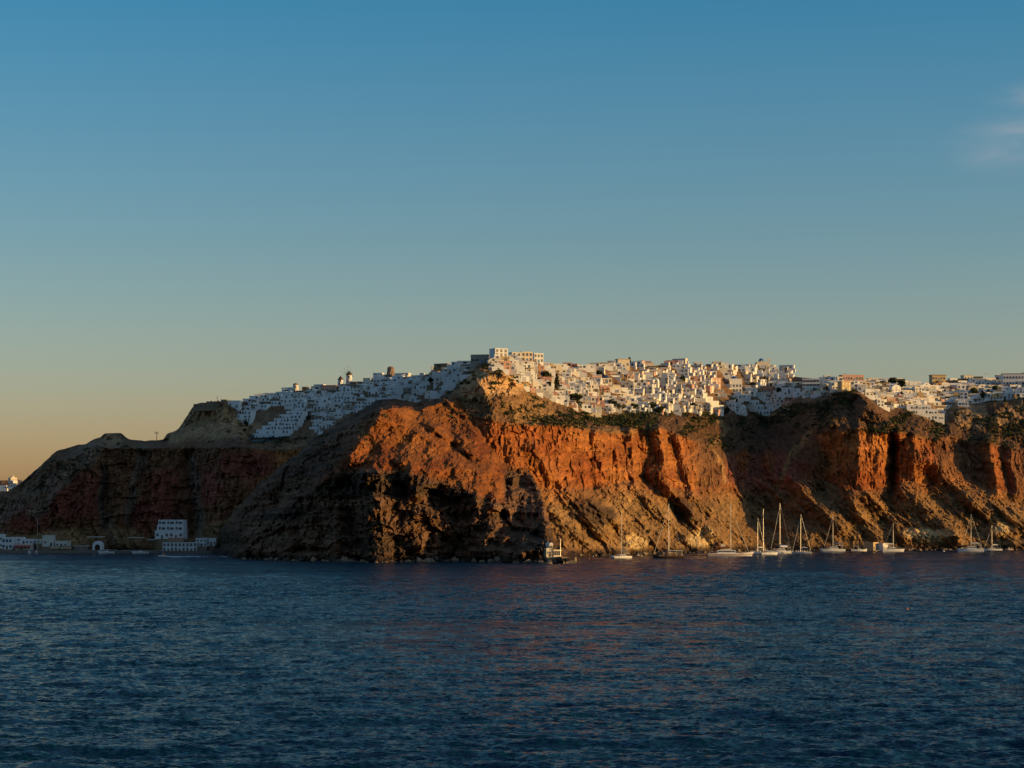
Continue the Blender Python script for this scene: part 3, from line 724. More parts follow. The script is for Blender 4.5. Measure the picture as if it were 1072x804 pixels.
block(344, 411, 15, 6.5, 1, M['pink'], 'low rose coloured building with dark red roof left of the sailed windmill', -10, roof=M['redroof'], dpx=9)
block(565.5, 390.5, 9, 7, 2, M['terracotta'], 'orange red house in full sun below the summit cluster', 20, 'house', 'house')
block(750, 406, 12, 10, 2, M['pink'], 'peach coloured house glowing in the sun under the small blue dome', 32, 'house', 'house', dpx=12)
block(653, 385, 13, 8, 1, M['cream'], 'cream skyline house with open pergola roof above the sunlit rows', 15, 'house', 'house', roof=M['straw'])
block(1061, 404, 22, 12, 2, M['white'], 'broad white hotel on the skyline at the eastern edge of the view', -6, 'hotel', 'hotel', dpx=14, roof=M['straw'])
block(849, 409, 18, 12, 3, M['white'], 'white hotel with three long balcony levels in shade near the dark promontory', -8, 'hotel', 'hotel', win='wide')
block(893, 399, 24, 6, 1, M['pink'], 'long low rosy building on the skyline above the dark promontory', 12, dpx=10)
block(886, 409, 12, 9, 2, M['ochre'], 'ochre house at the sunlit edge of the dark promontory', 30, 'house', 'house')
block(983, 398.5, 15, 5, 1, M['ochre'], 'long ochre house with brown flat roof on the eastern skyline', 10, 'house', 'house', roof=M['wood'])
block(1014, 400, 11, 6, 2, M['chalk'], 'pale square house standing alone on the eastern skyline', 20, 'house', 'house', roof=M['straw'])
block(800, 411, 20, 6, 1, M['terracotta'], 'reddish stone house with dark doorways in the shaded hollow', -4, 'house', 'house')

def terraced(x, y, tiers, label, rz, mat, win='small', canopy=None):
    """a hotel in stepped terraces; tiers: (width px, height px, setback px, shift px)"""
    p = at(x, y); s = mpp(p)
    t = thing('terraced_hotel', label, 'hotel', p, R(rz)); z = 0; yb = 0
    yy_ = y + 2
    for w, h, sb, shx in tiers: KEEP.append((x+shx-w/2-3, x+shx+w/2+3, yy_-h-3, yy_)); yy_ -= h
    for w, h, sb, shx in tiers:
        w, h, sb, shx = w*s, h*s, sb*s, shx*s
        b = MB(); b.box(shx-w/2, shx+w/2, yb, yb+sb+4.5, z-(3 if z == 0 else .2), z+h); b.rim(shx-w/2-.05, shx+w/2+.05, yb-.05, yb+sb+4.55, z+h-.1, z+h+.35, .2)
        tier = b.build('tier', mat, t)
        n = max(3, int(w/1.5))
        for k in range(n):
            if rnd.random() < .28: continue
            o = put(WIN[rnd.choice((win, win, 'tall', 'arch', 'shut'))] if rnd.random() < .75 else DOORM['dark'], 'window', t, (shx-w/2+w*(k+.5)/n + rnd.uniform(-.3,.3), yb, z+.28)); o.scale = (rnd.uniform(.7,1.25), 1, min(1, h/1.6))
        z += h; yb += sb
    if canopy:
        w0 = tiers[0][0]*s; b = MB(); b.box(-w0/2-.8, w0/2+.8, -3.4, -.02, .3, .42)
        for k in range(7): b.box(-w0/2+w0*k/6-.06, -w0/2+w0*k/6+.06, -3.3, -3.18, -2.5, .3)
        b.build('canopy', canopy, t); MB().box(-w0/2-1.5, w0/2-1, -4.2, -3.6, -4, -1.0).build('pool_wall', M['teal'], t)
    return t
terraced(284, 459, [(42,4.6,5,0),(40,4.4,5,1),(37,4.2,5,4),(33,4.2,5,7),(28,4,5,9),(24,4,5,11),(18,4,5,14)], 'big white terraced hotel stepping up over a teal canopied pool deck', -16, M['white'], canopy=M['teal'])
terraced(253, 442, [(20,4,4,0),(15,4,4,1),(11,4,4,2)], 'small white stepped hotel between the fort and the big terraced hotel', -14, M['white'])
terraced(748, 429, [(25,4.5,4,0),(22,4.5,4,-2),(17,4.5,4,-4),(12,4,4,-6)], 'sunlit white hotel stepped like a pyramid at the cliff edge', 34, M['white'], 'tall')
terraced(972, 439, [(34,5.5,4,0),(34,5,4,-6),(26,4.5,4,-8)], 'pale hotel in three terraces whose eastern end glows in the sun', 4, M['white'], 'small')
terraced(795, 434, [(18,5,4,2),(14,5,4,-3),(10,5,4,-6)], 'white stair-like cluster hotel hanging lowest over the shaded hollow', -8, M['white'], 'tall')

# the fort on its tan rock
p = at(226, 424); s = mpp(p)
t = thing('ruined_fort', 'ruined brown fort with flat terraces on the tan rock', 'fort', p, R(-14)); KEEP.append((196, 256, 410, 462))
b = MB(); b.box(-26*s, 13*s, 0, 9, -6*s, 1.5*s, top=(.4, .2)); b.build('lower_wall', M['stone'], t)
b = MB(); b.box(-13*s, 11*s, 2, 10, 1.4*s, 4.0*s, top=(.2, .1))
for k in range(6): b.box((-12+4*k)*s, (-10+4*k)*s, 2.1, 2.6, 3.9*s, (4.3+.5*(k % 2))*s)
b.build('upper_wall', M['brick'], t)
b = MB(); b.box(3*s, 9*s, 3, 8, 3.9*s, 5.6*s); b.box(2.5*s, 9.5*s, 2.7, 8.3, 5.6*s, 6.0*s); b.build('lookout', M['grey'], t)
MB().lathe([(.35*s, 3.5*s), (.3*s, 8.5*s), (.8*s, 8.6*s), (.5*s, 9.2*s)], 8, (-1*s, 3, 0)).build('chimney', M['stone'], t)
for k in range(7): put(WIN['arch'], 'window', t, ((-22+5*k)*s, .12, -2.5*s))
p = at(245.5, 427, -1); block(244.5, 427, 13, 7, 1, M['white'], 'plain white cube house at the foot of the fort', -10, 'house', 'house', ncol=2)

# ================================================================== rows of houses
ZONES = [   # phrase, x0, x1, lower line, upper line, turn, palette, rows
    ('beside the fort', 250, 302, lut({250:431, 262:432, 275:427, 302:426}), lut({250:421, 275:417, 302:413}), -20, 'white', 2),
    ('under the capless mill', 298, 352, lut({298:442, 312:428, 340:430, 352:440}), lut({298:412, 352:411}), -16, 'white', 4),
    ('under the sailed windmill', 330, 452, lut({320:463, 345:460, 362:450, 385:440, 402:432, 430:427, 452:424}), lut({330:425, 350:414, 365:405, 400:398, 452:396}), -16, 'white', 6),
    ('beside the summit rocks', 450, 494, lut({450:424, 470:410, 494:389}), lut({450:391, 480:388, 494:385}), -10, 'mixed', 3),
    ('below the summit block', 515, 590, lut({515:385, 530:388, 545:405, 565:415, 590:425}), lut({515:381, 565:379, 590:389}), 12, 'warm', 4),
    ('above the orange cliff', 588, 664, lut({588:424, 625:437, 645:433, 664:432}), lut({588:389, 610:388, 640:385, 664:385}), 6, 'warm', 5),
    ('above the red buttresses', 664, 764, lut({664:432, 690:432, 740:432, 764:434}), lut({664:384, 700:383, 764:385}), -14, 'warm', 6),
    ('around the blue domes', 762, 832, lut({762:430, 805:432, 832:420}), lut({762:385, 812:387, 832:396}), -15, 'mixed', 5),
    ('on the dark promontory', 830, 908, lut({830:419, 865:413, 880:408, 908:413}), lut({830:396, 880:401, 908:403}), 6, 'warm', 2),
    ('beyond the dark promontory', 905, 994, lut({905:413, 922:428, 960:427, 994:436}), lut({905:403, 994:403}), 12, 'mixed', 4),
    ('above the tan pockets', 992, 1092, lut({992:428, 1015:424, 1040:419, 1065:417, 1092:415}), lut({992:403, 1050:400, 1092:398}), 2, 'mixed', 4),
]
PAL = {'white': ['white']*9 + ['chalk', 'grey'], 'mixed': ['white']*7 + ['chalk']*2 + ['cream', 'grey', 'ochre', 'pink'], 'warm': ['white']*9 + ['chalk']*5 + ['cream']*3 + ['ochre', 'pink', 'grey']}
WORD = {'white': 'white', 'chalk': 'off-white', 'cream': 'cream', 'ochre': 'ochre', 'pink': 'rose', 'terracotta': 'terracotta', 'grey': 'grey'}
FORM = {'flat': 'cube house', 'stepped': 'stepped house', 'vault': 'vaulted house', 'dome': 'domed house'}
hr = random.Random(21)
n_house = 0; FILL = []
for ph, x0, x1, lo, hi, turn, pal, nrow in ZONES:
    for r_ in range(nrow):
        x = x0 + hr.uniform(1, 5) + (r_ % 2) * 4; row = []
        while x < x1 - 2:
            f = (r_ + .15 + hr.uniform(-.22, .22)) / max(nrow - .5, 1)
            y = float(lo(x) + (hi(x) - lo(x)) * min(max(f, 0), 1.02))
            hid = land_depth(np.array([x]), np.array([y - 1.0])); hid = hid[2][0] < hid[1][0] - 3
            if not hid and not any(a < x < b_ and c < y < d_ for a, b_, c, d_ in KEEP): row.append((x, y))
            FILL.append((x + hr.uniform(-6, 6), y - hr.uniform(2, 6), turn, pal)); (pal != 'white' or hr.random() < .35) and FILL.append((x + hr.uniform(-7, 7), y + hr.uniform(-7, 2), turn, pal))
            x += hr.uniform(9.0, 13.5)
        for i, (x, y) in enumerate(row):
            p = at(x, y); s = mpp(p)
            st = 1 if r_ >= nrow - 1 else hr.choice((1, 1, 1, 1, 2)); form = hr.choices(('flat', 'stepped', 'vault', 'dome'), (5, 3, 3, .5))[0]
            key = hr.choice(PAL[pal])
            rown = 'lowest row' if r_ == 0 else ('top row' if r_ == nrow - 1 else ORD[r_] + ' row up')
            lab = f"{WORD[key]} {FORM[form]}, {ORD[i]} from the left in {rown} {ph}"
            if len(row) == 1: lab = f"{WORD[key]} {FORM[form]}, only one in {rown} {ph}"
            house(p, R(turn + hr.uniform(-16, 16)), hr.uniform(7.5, 12.5)*s, hr.uniform(4.5, 7)*s, st, form, M[key], hr, label=lab, group='whitewashed houses on the hillside', nwin=hr.choice((3, 4, 4)))
            n_house += 1
print('houses', n_house)
# the lesser houses between them, past counting
fb = MB(); fm = [M['white'], M['chalk'], M['cream'], M['ochre'], M['dark'], M['pink'], M['wood'], M['stone']]
def rbox(b, c, rz, x0, x1, y0, y1, z0, z1, m):
    k = len(b.v); b.box(x0, x1, y0, y1, z0, z1, m); ca, sa = math.cos(rz), math.sin(rz)
    b.v[k:] = [(c[0] + x*ca - y*sa, c[1] + x*sa + y*ca, c[2] + z) for x, y, z in b.v[k:]]
for x, y, turn, pal in FILL + [(q[0] + hr.uniform(-5, 5), q[1] + hr.uniform(-2, 4), q[2], q[3]) for q in FILL]:
    if any(a + 2 < x < b_ - 2 and c + 1.5 < y < d_ for a, b_, c, d_ in KEEP): continue
    if y > yT(x) + 2: continue
    hid = land_depth(np.array([x]), np.array([y]))
    if hid[2][0] < hid[1][0] - 3: continue
    p = at(x, y, 1.5); s = mpp(p); w = hr.uniform(6, 17)*s/2; d = hr.uniform(4, 6)*s; h = hr.uniform(2.4, 4.2)*s; rz = R(turn + hr.uniform(-20, 20))
    m = {'white': hr.choice((0,0,0,0,1,7)), 'mixed': hr.choice((0,0,0,0,1,2,7)), 'warm': hr.choice((0,0,0,0,1,1,2,5))}[pal]
    rbox(fb, p, rz, -w, w, 0, d, -1.2, h, m)
    if hr.random() < .6: tw = w*hr.uniform(.9, 1.6); rbox(fb, p, rz, -tw, tw, -1.7, -.02, -1.6, -.1, m); rbox(fb, p, rz, -tw, tw, -1.85, -1.68, -1.7, .35, hr.choice((0, 0, m)))
    for q in range(4):
        pass
    for sx_ in (-1, 1): rbox(fb, p, rz, sx_*w-.1, sx_*w+.1, -.05, d+.05, h-.1, h+.35, m)
    rbox(fb, p, rz, -w+.1, w-.1, -.06, .14, h-.1, h+.35, m)
    for k in range(hr.choice((1, 2, 3))):
        cx_ = hr.uniform(-w*.7, w*.7); cz = hr.uniform(.2, max(.3, h-1.4)); ww = hr.uniform(.35, .6); rbox(fb, p, rz, cx_-ww, cx_+ww, -.04, .1, cz, cz+hr.uniform(.8, 1.4), 4)
o = fb.build('town_houses', fm); prop(o, 'small whitewashed houses packed between the larger ones', 'houses', None, 'stuff')

# the far houses on the western ridge
for i, (x, y, w, h, mt, lab) in enumerate(((18, 504, 7, 4, 'cream', 'tiny sunlit house with rounded roof on the far western ridge'), (6, 512, 9, 4, 'white', 'white house in shade on the far western ridge, nearest the picture edge'), (17, 510, 9, 4, 'white', 'white house in shade on the far ridge below the sunlit one'), (27, 507, 7, 3.5, 'chalk', 'pale house in shade on the far ridge beside the near slope'))):
    Y = 1790; p = Vector(world(np.array(float(x)), np.array(float(y)), Y)); p[1] = Y - 12; s = Y / F
    house(p, R((40, -10, -15, -10)[i]), w*s, 6*s, 1, 'dome' if i == 0 else 'flat', M[mt], hr, label=lab, group='houses on the far ridge', nwin=2, sthr=h*s*.8)
def pole(x, y, hpx, label, name='utility_pole', cat='pole', arms=1, mat='wood', r=.12, dY=0, Y=None):
    p = at(x, y, dY) if Y is None else Vector(world(np.array(float(x)), np.array(float(y)), Y)); s = mpp(p)
    t = thing(name, label, cat, p); MB().tube([(0,0,-2), (0,0,hpx*s)], [r*1.3, r], 8).build('post', M[mat], t)
    for k in range(arms):
        b = MB(); z = hpx*s*(.93 - .12*k); b.box(-1.1, 1.1, -.07, .07, z, z+.14)
        for q in (-1, -.5, .5, 1): b.lathe([(.06, z+.142), (.08, z+.3), (.03, z+.34)], 6, (q, 0, 0))
        b.build('crossarm', M[mat], t)
pole(164, 462, 10, 'wooden utility pole with crossarm standing alone left of the fort', arms=2)
pole(29, 506, 14, 'thin antenna mast on the far western ridge', 'antenna_mast', 'antenna', 0, 'metal', .16, Y=1800)
pole(885, 399, 8, 'thin antenna on the long rosy skyline building', 'antenna_mast', 'antenna', 1, 'metal', .06)
pole(866, 398, 9, 'thin bare pole on the skyline left of the rosy building', 'antenna_mast', 'antenna', 0, 'metal', .07)
pole(1032, 400, 9, 'thin pole on the skyline right of the lone square house', 'antenna_mast', 'antenna', 1, 'metal', .06)
# ================================================================== trees and scrub
tr = np.random.default_rng(17)
def leaf_cloud(centres, radii, n, size):
    """many leaf clumps spread through the volume of several lobes"""
    k = tr.integers(0, len(centres), n); c = np.array(centres)[k]; r = np.array(radii)[k]
    d = tr.normal(size=(n, 3)); d /= np.linalg.norm(d, axis=1)[:, None]
    pos = c + d * (r * tr.uniform(.35, 1.08, n) ** .6)[:, None] * np.array([1, 1, .85])
    a = tr.normal(size=(n, 3)); a /= np.linalg.norm(a, axis=1)[:, None]
    b = np.cross(a, tr.normal(size=(n, 3))); b /= np.linalg.norm(b, axis=1)[:, None]
    s = size * tr.uniform(.6, 1.4, n)[:, None]
    return np.stack([pos - a*s, pos + b*s*.7, pos + a*s, pos - b*s*.7], 1)
def quads_mesh(name, Q, mats, mi=None):
    me = bpy.data.meshes.new(name); n = len(Q)
    me.vertices.add(n*4); me.vertices.foreach_set('co', Q.reshape(-1).astype(np.float32))
    me.loops.add(n*4); me.loops.foreach_set('vertex_index', np.arange(n*4, dtype=np.int32))
    me.polygons.add(n); me.polygons.foreach_set('loop_start', np.arange(0, n*4, 4, dtype=np.int32))
    for m in mats: me.materials.append(m)
    if mi is not None: me.polygons.foreach_set('material_index', mi.astype(np.int32))
    me.update(calc_edges=True); return me
def tree(x, y, hpx, wpx, label, kind='round', mat='leafdark'):
    p = at(x, y); s = mpp(p); h, w = hpx*s, wpx*s/2
    t = thing('tree', label, 'tree', p, tr.uniform(0, 6), 'trees among the houses and along the cliff edge')
    b = MB(); b.tube([(0,0,-1.5), (0,0,.2*h), (.05*w, 0, .75*h)], [.07*w+.12, .06*w+.1, .03], 7)
    for k in range(4):
        a = k*1.6; b.tube([(0,0,.22*h+.08*h*k), (.55*w*math.cos(a), .55*w*math.sin(a), .5*h+.09*h*k)], [.07, .03], 5)
    b.build('trunk', M['bark'], t)
    if kind == 'cone':
        cs = [(0, 0, h*q) for q in np.linspace(.18, .95, 9)]; rs = [w*(1.05-q)**.7 for q in np.linspace(.05, .95, 9)]
    else:
        cs = [(0, 0, .62*h)] + [(tr.uniform(-.6,.6)*w, tr.uniform(-.5,.5)*w, tr.uniform(.3,.85)*h) for _ in range(6)]; rs = [.62*w] + list(tr.uniform(.3,.55,6)*w)
    Q = leaf_cloud(cs, rs, 420, .30 + .05*w)
    put(quads_mesh('crown', Q, [M[mat], M['leaf']], (tr.random(len(Q)) < .35)*1), 'crown', t)
ED = ' tree among those at the cliff edge, '
TREES = [  # (x, y, height px, width px, label, kind)
    (583, 408, 17, 7, 'tall dark narrow cypress rising among the sunlit houses', 'cone'),
    (571, 396, 7, 14, 'low dark green tree below the orange red house', 'round'),
    (604, 428, 17, 13, 'big dark bushy tree below the sunlit houses', 'round'), (598, 421, 10, 9, 'smaller dark tree touching the big bushy one', 'round'),
    (574, 406, 8, 8, 'small round tree left of the dark cypress', 'round'), (590, 414, 8, 8, 'small round tree right of the dark cypress', 'round'),
    (640, 427, 9, 12, 'olive green tree at the cliff edge under the cream houses', 'round'), (649, 431, 8, 12, 'low tree touching the olive green one', 'round'),
    (664, 430, 8, 9, 'dark tree at the lower edge of the houses, left of the golden one', 'round'), (682, 431, 12, 11, 'golden green tree at the lower edge of the houses', 'round'),
    (690, 435, 10, 11, 'dark tree touching the golden green one', 'round'), (714, 402, 9, 10, 'dark round tree among the houses above the terraced hotels', 'round'),
    (726, 430, 9, 10, 'dark tree left of the pyramid hotel', 'round'), (766, 425, 9, 11, 'dark round tree right of the pyramid hotel', 'round'), (760, 434, 8, 8, 'small tree just below the pyramid hotel', 'round'),
    (787, 407, 7, 9, 'dark tree in the yard right of the tall church block', 'round'), (815, 412, 6, 8, 'small tree beside the reddish stone house', 'round'),
    (628, 394, 6, 9, 'dark tree left of the navy roofed chapel', 'round'), (648, 395, 6, 6, 'small tree right of the navy roofed chapel', 'round'),
    (604, 389, 6, 8, 'bushy tree on the skyline left of the cream rows', 'round'), (659, 380, 6, 3, 'tiny pointed tree on the skyline', 'cone'),
    (934, 404, 9, 12, 'dark broad tree between the skyline houses beyond the promontory', 'round'), (944, 406, 8, 10, 'dark tree touching the broad one', 'round'),
    (944, 416, 6, 3.5, 'dark pointed tree above the pale hotel', 'cone'),
    (1020, 416, 10, 12, 'dark tree in the gap above the tan rock pockets', 'round'), (1030, 420, 10, 12, 'broad dark tree lower in the same gap', 'round'), (1042, 411, 8, 9, 'dark tree under the eastern white houses', 'round'), (1052, 421, 6, 2.6, 'thin dark cypress at the eastern cliff edge', 'cone'),
    (258, 447, 7, 6, 'dark tree left of the big terraced hotel', 'round'), (322, 439, 5, 7, 'dark tree on the brown ledge below the capless mill', 'round'), (426, 418, 7, 11, 'dark tree among the white houses below the brown mill', 'round'), (361, 420, 5, 9, 'dark bush-like tree among the white houses below the sailed windmill', 'round'),
    (451, 403, 8, 9, 'grey green tree by the ochre wall beside the summit rocks', 'round'),
]
for a in TREES: tree(*a, mat='leaf' if 'golden' in a[4] or 'olive' in a[4] else 'leafdark')

# scrub on the slopes
n = 34000
sx_ = tr.uniform(-20, 1085, n); u_ = tr.uniform(0, 1, n)
sy_ = yT(sx_) - 4 + (574 - yT(sx_)) * u_ ** 1.5
D_, C_, H_ = land_depth(sx_, sy_)
dens = np.where(C_ < H_, np.clip((yB(sx_) + 8 - sy_) / 10, .05, 1) * np.where(sx_ > 555, 1.0 + 1.6 * np.clip(1 - np.abs(sy_ - yT(sx_) - 6) / 9, 0, 1), .35), .05) * np.where(sx_ < 260, .3, 1)
dens = np.where((C_ < H_) & (sy_ > yA(sx_)), .18 + .2 * (sx_ > 560), dens)
dens = np.where((C_ < H_) & (sy_ < yA(sx_) - 3) & (sy_ > yB(sx_) + 4), .03, dens)
dens *= np.clip(.25 + 2.6 * fbm(sx_ / 20, sy_ / 11, 777, 4), 0, 1)
dens = np.where((sy_ < yT(sx_)) & (tr.random(n) > .35), 0, dens)
keep = (tr.random(n) < dens) & (sy_ > yK(sx_) + np.where(sx_ < 262, 6, 2))
Pp = world(sx_, sy_, D_)[keep]; print('scrub', len(Pp))
m_ = 14
c = np.repeat(Pp, m_, 0); r = np.repeat(tr.uniform(.3, .95, len(Pp)) * np.where(sy_[keep] < yB(sx_[keep]) + 8, 1.5, .8), m_)
q = len(c); d = tr.normal(size=(q, 3)); d[:, 2] = np.abs(d[:, 2]); d /= np.linalg.norm(d, axis=1)[:, None]
pos = c + d * r[:, None] * np.array([1, 1, .7]); pos[:, 2] -= .1; pos[:, 1] -= .6
a = tr.normal(size=(q, 3)); a /= np.linalg.norm(a, axis=1)[:, None]; b_ = np.cross(a, tr.normal(size=(q, 3))); b_ /= np.linalg.norm(b_, axis=1)[:, None]
s = (r * .42)[:, None]
Q = np.stack([pos - a*s, pos + b_*s*.8, pos + a*s, pos - b_*s*.8], 1)
mi = np.repeat(tr.choice([0, 1, 2], len(Pp), p=[.35, .35, .3]), m_)
scrub = bpy.data.objects.new('scrub', quads_mesh('scrub', Q, [M['leaf'], M['leafdark'], M['leafdry']], mi)); col.objects.link(scrub)
prop(scrub, 'dry low scrub dotted over the slopes', 'scrub', None, 'stuff')

# ================================================================== boats
def sea_at(x, y):
    Y = shoreY(y); return Vector(((x - CX) / F * Y, Y, 0))
def hull_secs(L, B, fb, dr, bow=.55, n=15, stern=.8, xo=0, yo=0):
    S = []
    for i in range(n):
        t = i / (n - 1); x = (t - .5) * L
        hb = B/2 * (stern + (1-stern)*min(1, t/.35)) * (1 - max(0, (t-.45)/.55) ** 2.2) + .02
        sh = fb * (1 + bow * max(0, (t-.5)/.5) ** 2 + .08 * max(0, (.3-t)/.3)); rk = .06*L * max(0, (t-.7)/.3)
        kz = -dr * (1 - max(0, (t-.75)/.25) ** 2)
        prof = [(-1, sh), (-.93, .35*sh), (-.62, -.35*dr), (0, kz), (.62, -.35*dr), (.93, .35*sh), (1, sh)]
        S.append([(xo + x + rk * max(0, z/sh), yo + hb*a, z) for a, z in prof])
    return S
def mast(t, x, h, r=.09, y=0, z0=0, boom=None, stay=None, cover='canvas', spreaders=2, back=None):
    b = MB(); b.tube([(x, y, z0), (x, y, z0+h*.6), (x, y, z0+h)], [r, r*.95, r*.6], 8)
    m = b.build('mast', M['alu'], t)
    s = MB()
    for k in range(spreaders): z = z0 + h*(k+1)/(spreaders+1.3); s.tube([(x, y-1.0, z), (x, y+1.0, z)], .035, 4)
    s.build('spreader', M['alu'], m)
    if boom:
        MB().tube([(x-.1, y, z0+1.2), (x-boom, y, z0+1.25)], .08, 6).build('boom', M['alu'], m)
        MB().tube([(x-.25, y, z0+1.48), (x-boom*.5, y, z0+1.5), (x-boom*.96, y, z0+1.42)], [.24, .22, .1], 7).build('furled_sail', M[cover], m)
    if stay: MB().tube([(x+stay, y, z0+.2), (x+stay*.5, y, z0+h*.46), (x+.1, y, z0+h*.93)], [.05, .06, .03], 6).build('furled_jib', M['canvas'], m)
    if back: MB().tube([(x-back, y, z0), (x, y, z0+h)], .025, 4).build('backstay', M['alu'], m)
    r_ = MB(); r_.tube([(x, y-1.6, z0-.2), (x, y, z0+h*.9)], .02, 4); r_.tube([(x, y+1.6, z0-.2), (x, y, z0+h*.9)], .02, 4); r_.build('shrouds', M['alu'], m)
def rail(t, L, B, z, x0, x1):
    b = MB()
    for sgn in (-1, 1):
        for k in range(7): x = x0 + (x1-x0)*k/6; b.tube([(x, sgn*B, z), (x, sgn*B, z+.6)], .02, 4)
        b.tube([(x0, sgn*B, z+.6), (x1, sgn*B, z+.6)], .02, 4)
    b.build('railing', M['alu'], t)
BG = 'boats moored below the cliffs'
def catamaran(x, y, Lpx, mpx, label, head=0, mx=.05, jib=True, fly=False):
    p = sea_at(x, y); s = mpp(p); c = max(.35, abs(math.cos(R(head)))); L = Lpx*s/c if abs(math.cos(R(head))) > .5 else 11.0
    t = thing('catamaran', label, 'catamaran', p, R(head), BG); B = L*.5
    for sgn in (-1, 1): MB().loft(hull_secs(L, L*.15, L*.115, .4, .25, yo=sgn*B*.38)).build('hull', M['gel'], t)
    fb = L*.115
    b = MB(); b.box(-L*.40, L*.22, -B*.36, B*.36, fb*.55, fb*1.02); b.build('bridge_deck', M['gel'], t)
    b = MB(); b.box(-L*.22, L*.17, -B*.30, B*.30, fb*1.0, fb+L*.10, top=(L*.035, .25)); cab = b.build('cabin', M['gel'], t)
    b = MB(); b.box(-L*.19, L*.152, -B*.305, B*.305, fb+L*.035, fb+L*.075, top=(L*.012, .1)); b.build('window', M['glass'], cab)
    b = MB(); zt = fb+L*.155; b.box(-L*.40, -L*.06, -B*.31, B*.31, zt, zt+.10)
    for q in (-.39, -.1):
        for sgn in (-1, 1): b.tube([(q*L, sgn*B*.29, fb), (q*L, sgn*B*.29, zt)], .035, 4)
    b.build('bimini', M['canvas'] if not fly else M['gel'], t)
    if fly:
        b = MB(); b.box(-L*.3, L*.02, -B*.22, B*.22, zt+.1, zt+.75, top=(.3, .1)); b.build('flybridge', M['gel'], t)
    b = MB(); b.box(-L*.5, -L*.40, -B*.30, B*.30, fb*.3, fb*.42); b.build('swim_platform', M['teak'], t)
    rail(t, L, B*.40, fb*1.05, -L*.1, L*.40)
    mast(t, L*mx, mpx*s - fb - L*.1, .10, z0=fb+L*.1, boom=L*.38, stay=L*.38 if jib else None, cover=rnd.choice(('canvas', 'bluecanvas')), back=L*.45)
    return t
def sailboat(x, y, Lpx, mpx, label, head=0, hull='gel', jib=True):
    p = sea_at(x, y); s = mpp(p); L = Lpx*s/max(.5, abs(math.cos(R(head))))
    t = thing('sailboat', label, 'sailboat', p, R(head), BG); fb = L*.10; B = L*.29
    MB().loft(hull_secs(L, B, fb, .5, .4)).build('hull', M[hull], t)
    b = MB(); b.box(-L*.42, L*.36, -B*.36, B*.36, fb*.9, fb*1.04); b.build('deck', M['teak'], t)
    b = MB(); b.box(-L*.14, L*.2, -B*.27, B*.27, fb, fb+L*.055, top=(L*.03, .15)); cab = b.build('cabin', M['gel'], t)
    b = MB(); b.box(-L*.11, L*.15, -B*.275, B*.275, fb+L*.018, fb+L*.04, top=(.1, .08)); b.build('window', M['glass'], cab)
    b = MB(); b.box(-L*.30, -L*.12, -B*.3, B*.3, fb+L*.14, fb+L*.15)
    for q in (-.29, -.13):
        for sgn in (-1, 1): b.tube([(q*L, sgn*B*.28, fb), (q*L, sgn*B*.28, fb+L*.14)], .03, 4)
    b.build('sprayhood', M['bluecanvas'], t); rail(t, L, B*.42, fb*1.04, -L*.38, L*.30)
    mast(t, L*.06, mpx*s - fb - L*.05, .09, z0=fb+L*.05, boom=L*.36, stay=L*.42 if jib else None, back=L*.52)
    return t
def motorboat(x, y, Lpx, label, head=0, name='motorboat', hull='gel', canopy=False):
    p = sea_at(x, y); s = mpp(p); L = Lpx*s
    t = thing(name, label, 'motorboat', p, R(head), BG); fb = max(.5, L*.12); B = L*.32
    MB().loft(hull_secs(L, B, fb, .3, .45, stern=.9)).build('hull', M[hull], t)
    MB().box(-L*.42, L*.3, -B*.36, B*.36, fb*.7, fb*.98).build('deck', M['teak'], t)
    b = MB(); b.box(-L*.1, L*.18, -B*.28, B*.28, fb*.9, fb+.7, top=(L*.06, .12)); cb = b.build('cabin', M['gel'], t)
    MB().box(-L*.075, L*.15, -B*.285, B*.285, fb+.25, fb+.55, top=(L*.03, .1)).build('window', M['glass'], cb)
    if canopy:
        b = MB(); b.box(-L*.36, -L*.02, -B*.34, B*.34, fb+1.5, fb+1.58)
        for q in (-.34, -.05):
            for sgn in (-1, 1): b.tube([(q*L, sgn*B*.3, fb*.9), (q*L, sgn*B*.3, fb+1.5)], .03, 4)
        b.build('canopy', M['canvas'], t)
    b = MB(); b.box(-L*.5-.35, -L*.5+.1, -.22, .22, -.2, fb+.35, top=(.08, .05)); b.build('outboard', M['dark'], t)
    return t

catamaran(650.5, 584.5, 18, 50, 'bright white catamaran anchored alone nearest the chapel', 205, 0, False)
motorboat(668, 583, 9, 'small dark dinghy behind the bright white catamaran', 10, 'dinghy', 'hulldark')
# dark wooden gulet
p = sea_at(700, 584.3); s = mpp(p); L = 32*s
t = thing('gulet', 'dark wooden gulet with awnings and a tall mast', 'sailing ship', p, R(186), BG)
MB().loft(hull_secs(L, L*.27, L*.085, .6, .55)).build('hull', M['hulldark'], t); fb = L*.085
b = MB(); b.box(-L*.5, L*.34, -L*.118, L*.118, fb*.86, fb*1.0); b.build('deck', M['teak'], t)
b = MB(); b.box(-L*.3, L*.08, -L*.075, L*.075, fb*.98, fb+.85, top=(.15, .1)); cb = b.build('cabin', M['wood'], t)
for k in range(5): put(WIN['small'], 'window', cb, (-L*.25+k*L*.065, -L*.076, fb+.22)).scale = (.6, 1, .5)
b = MB(); b.box(-L*.44, -L*.02, -L*.10, L*.10, fb+1.75, fb+1.85)
for q in (-.43, -.24, -.04):
    for sg in (-1, 1): b.tube([(q*L, sg*L*.095, fb), (q*L, sg*L*.095, fb+1.75)], .035, 4)
b.build('awning', M['canvas'], t)
MB().tube([(L*.46, 0, fb*1.3), (L*.62, 0, fb*1.75)], [.12, .06], 6).build('bowsprit', M['wood'], t)
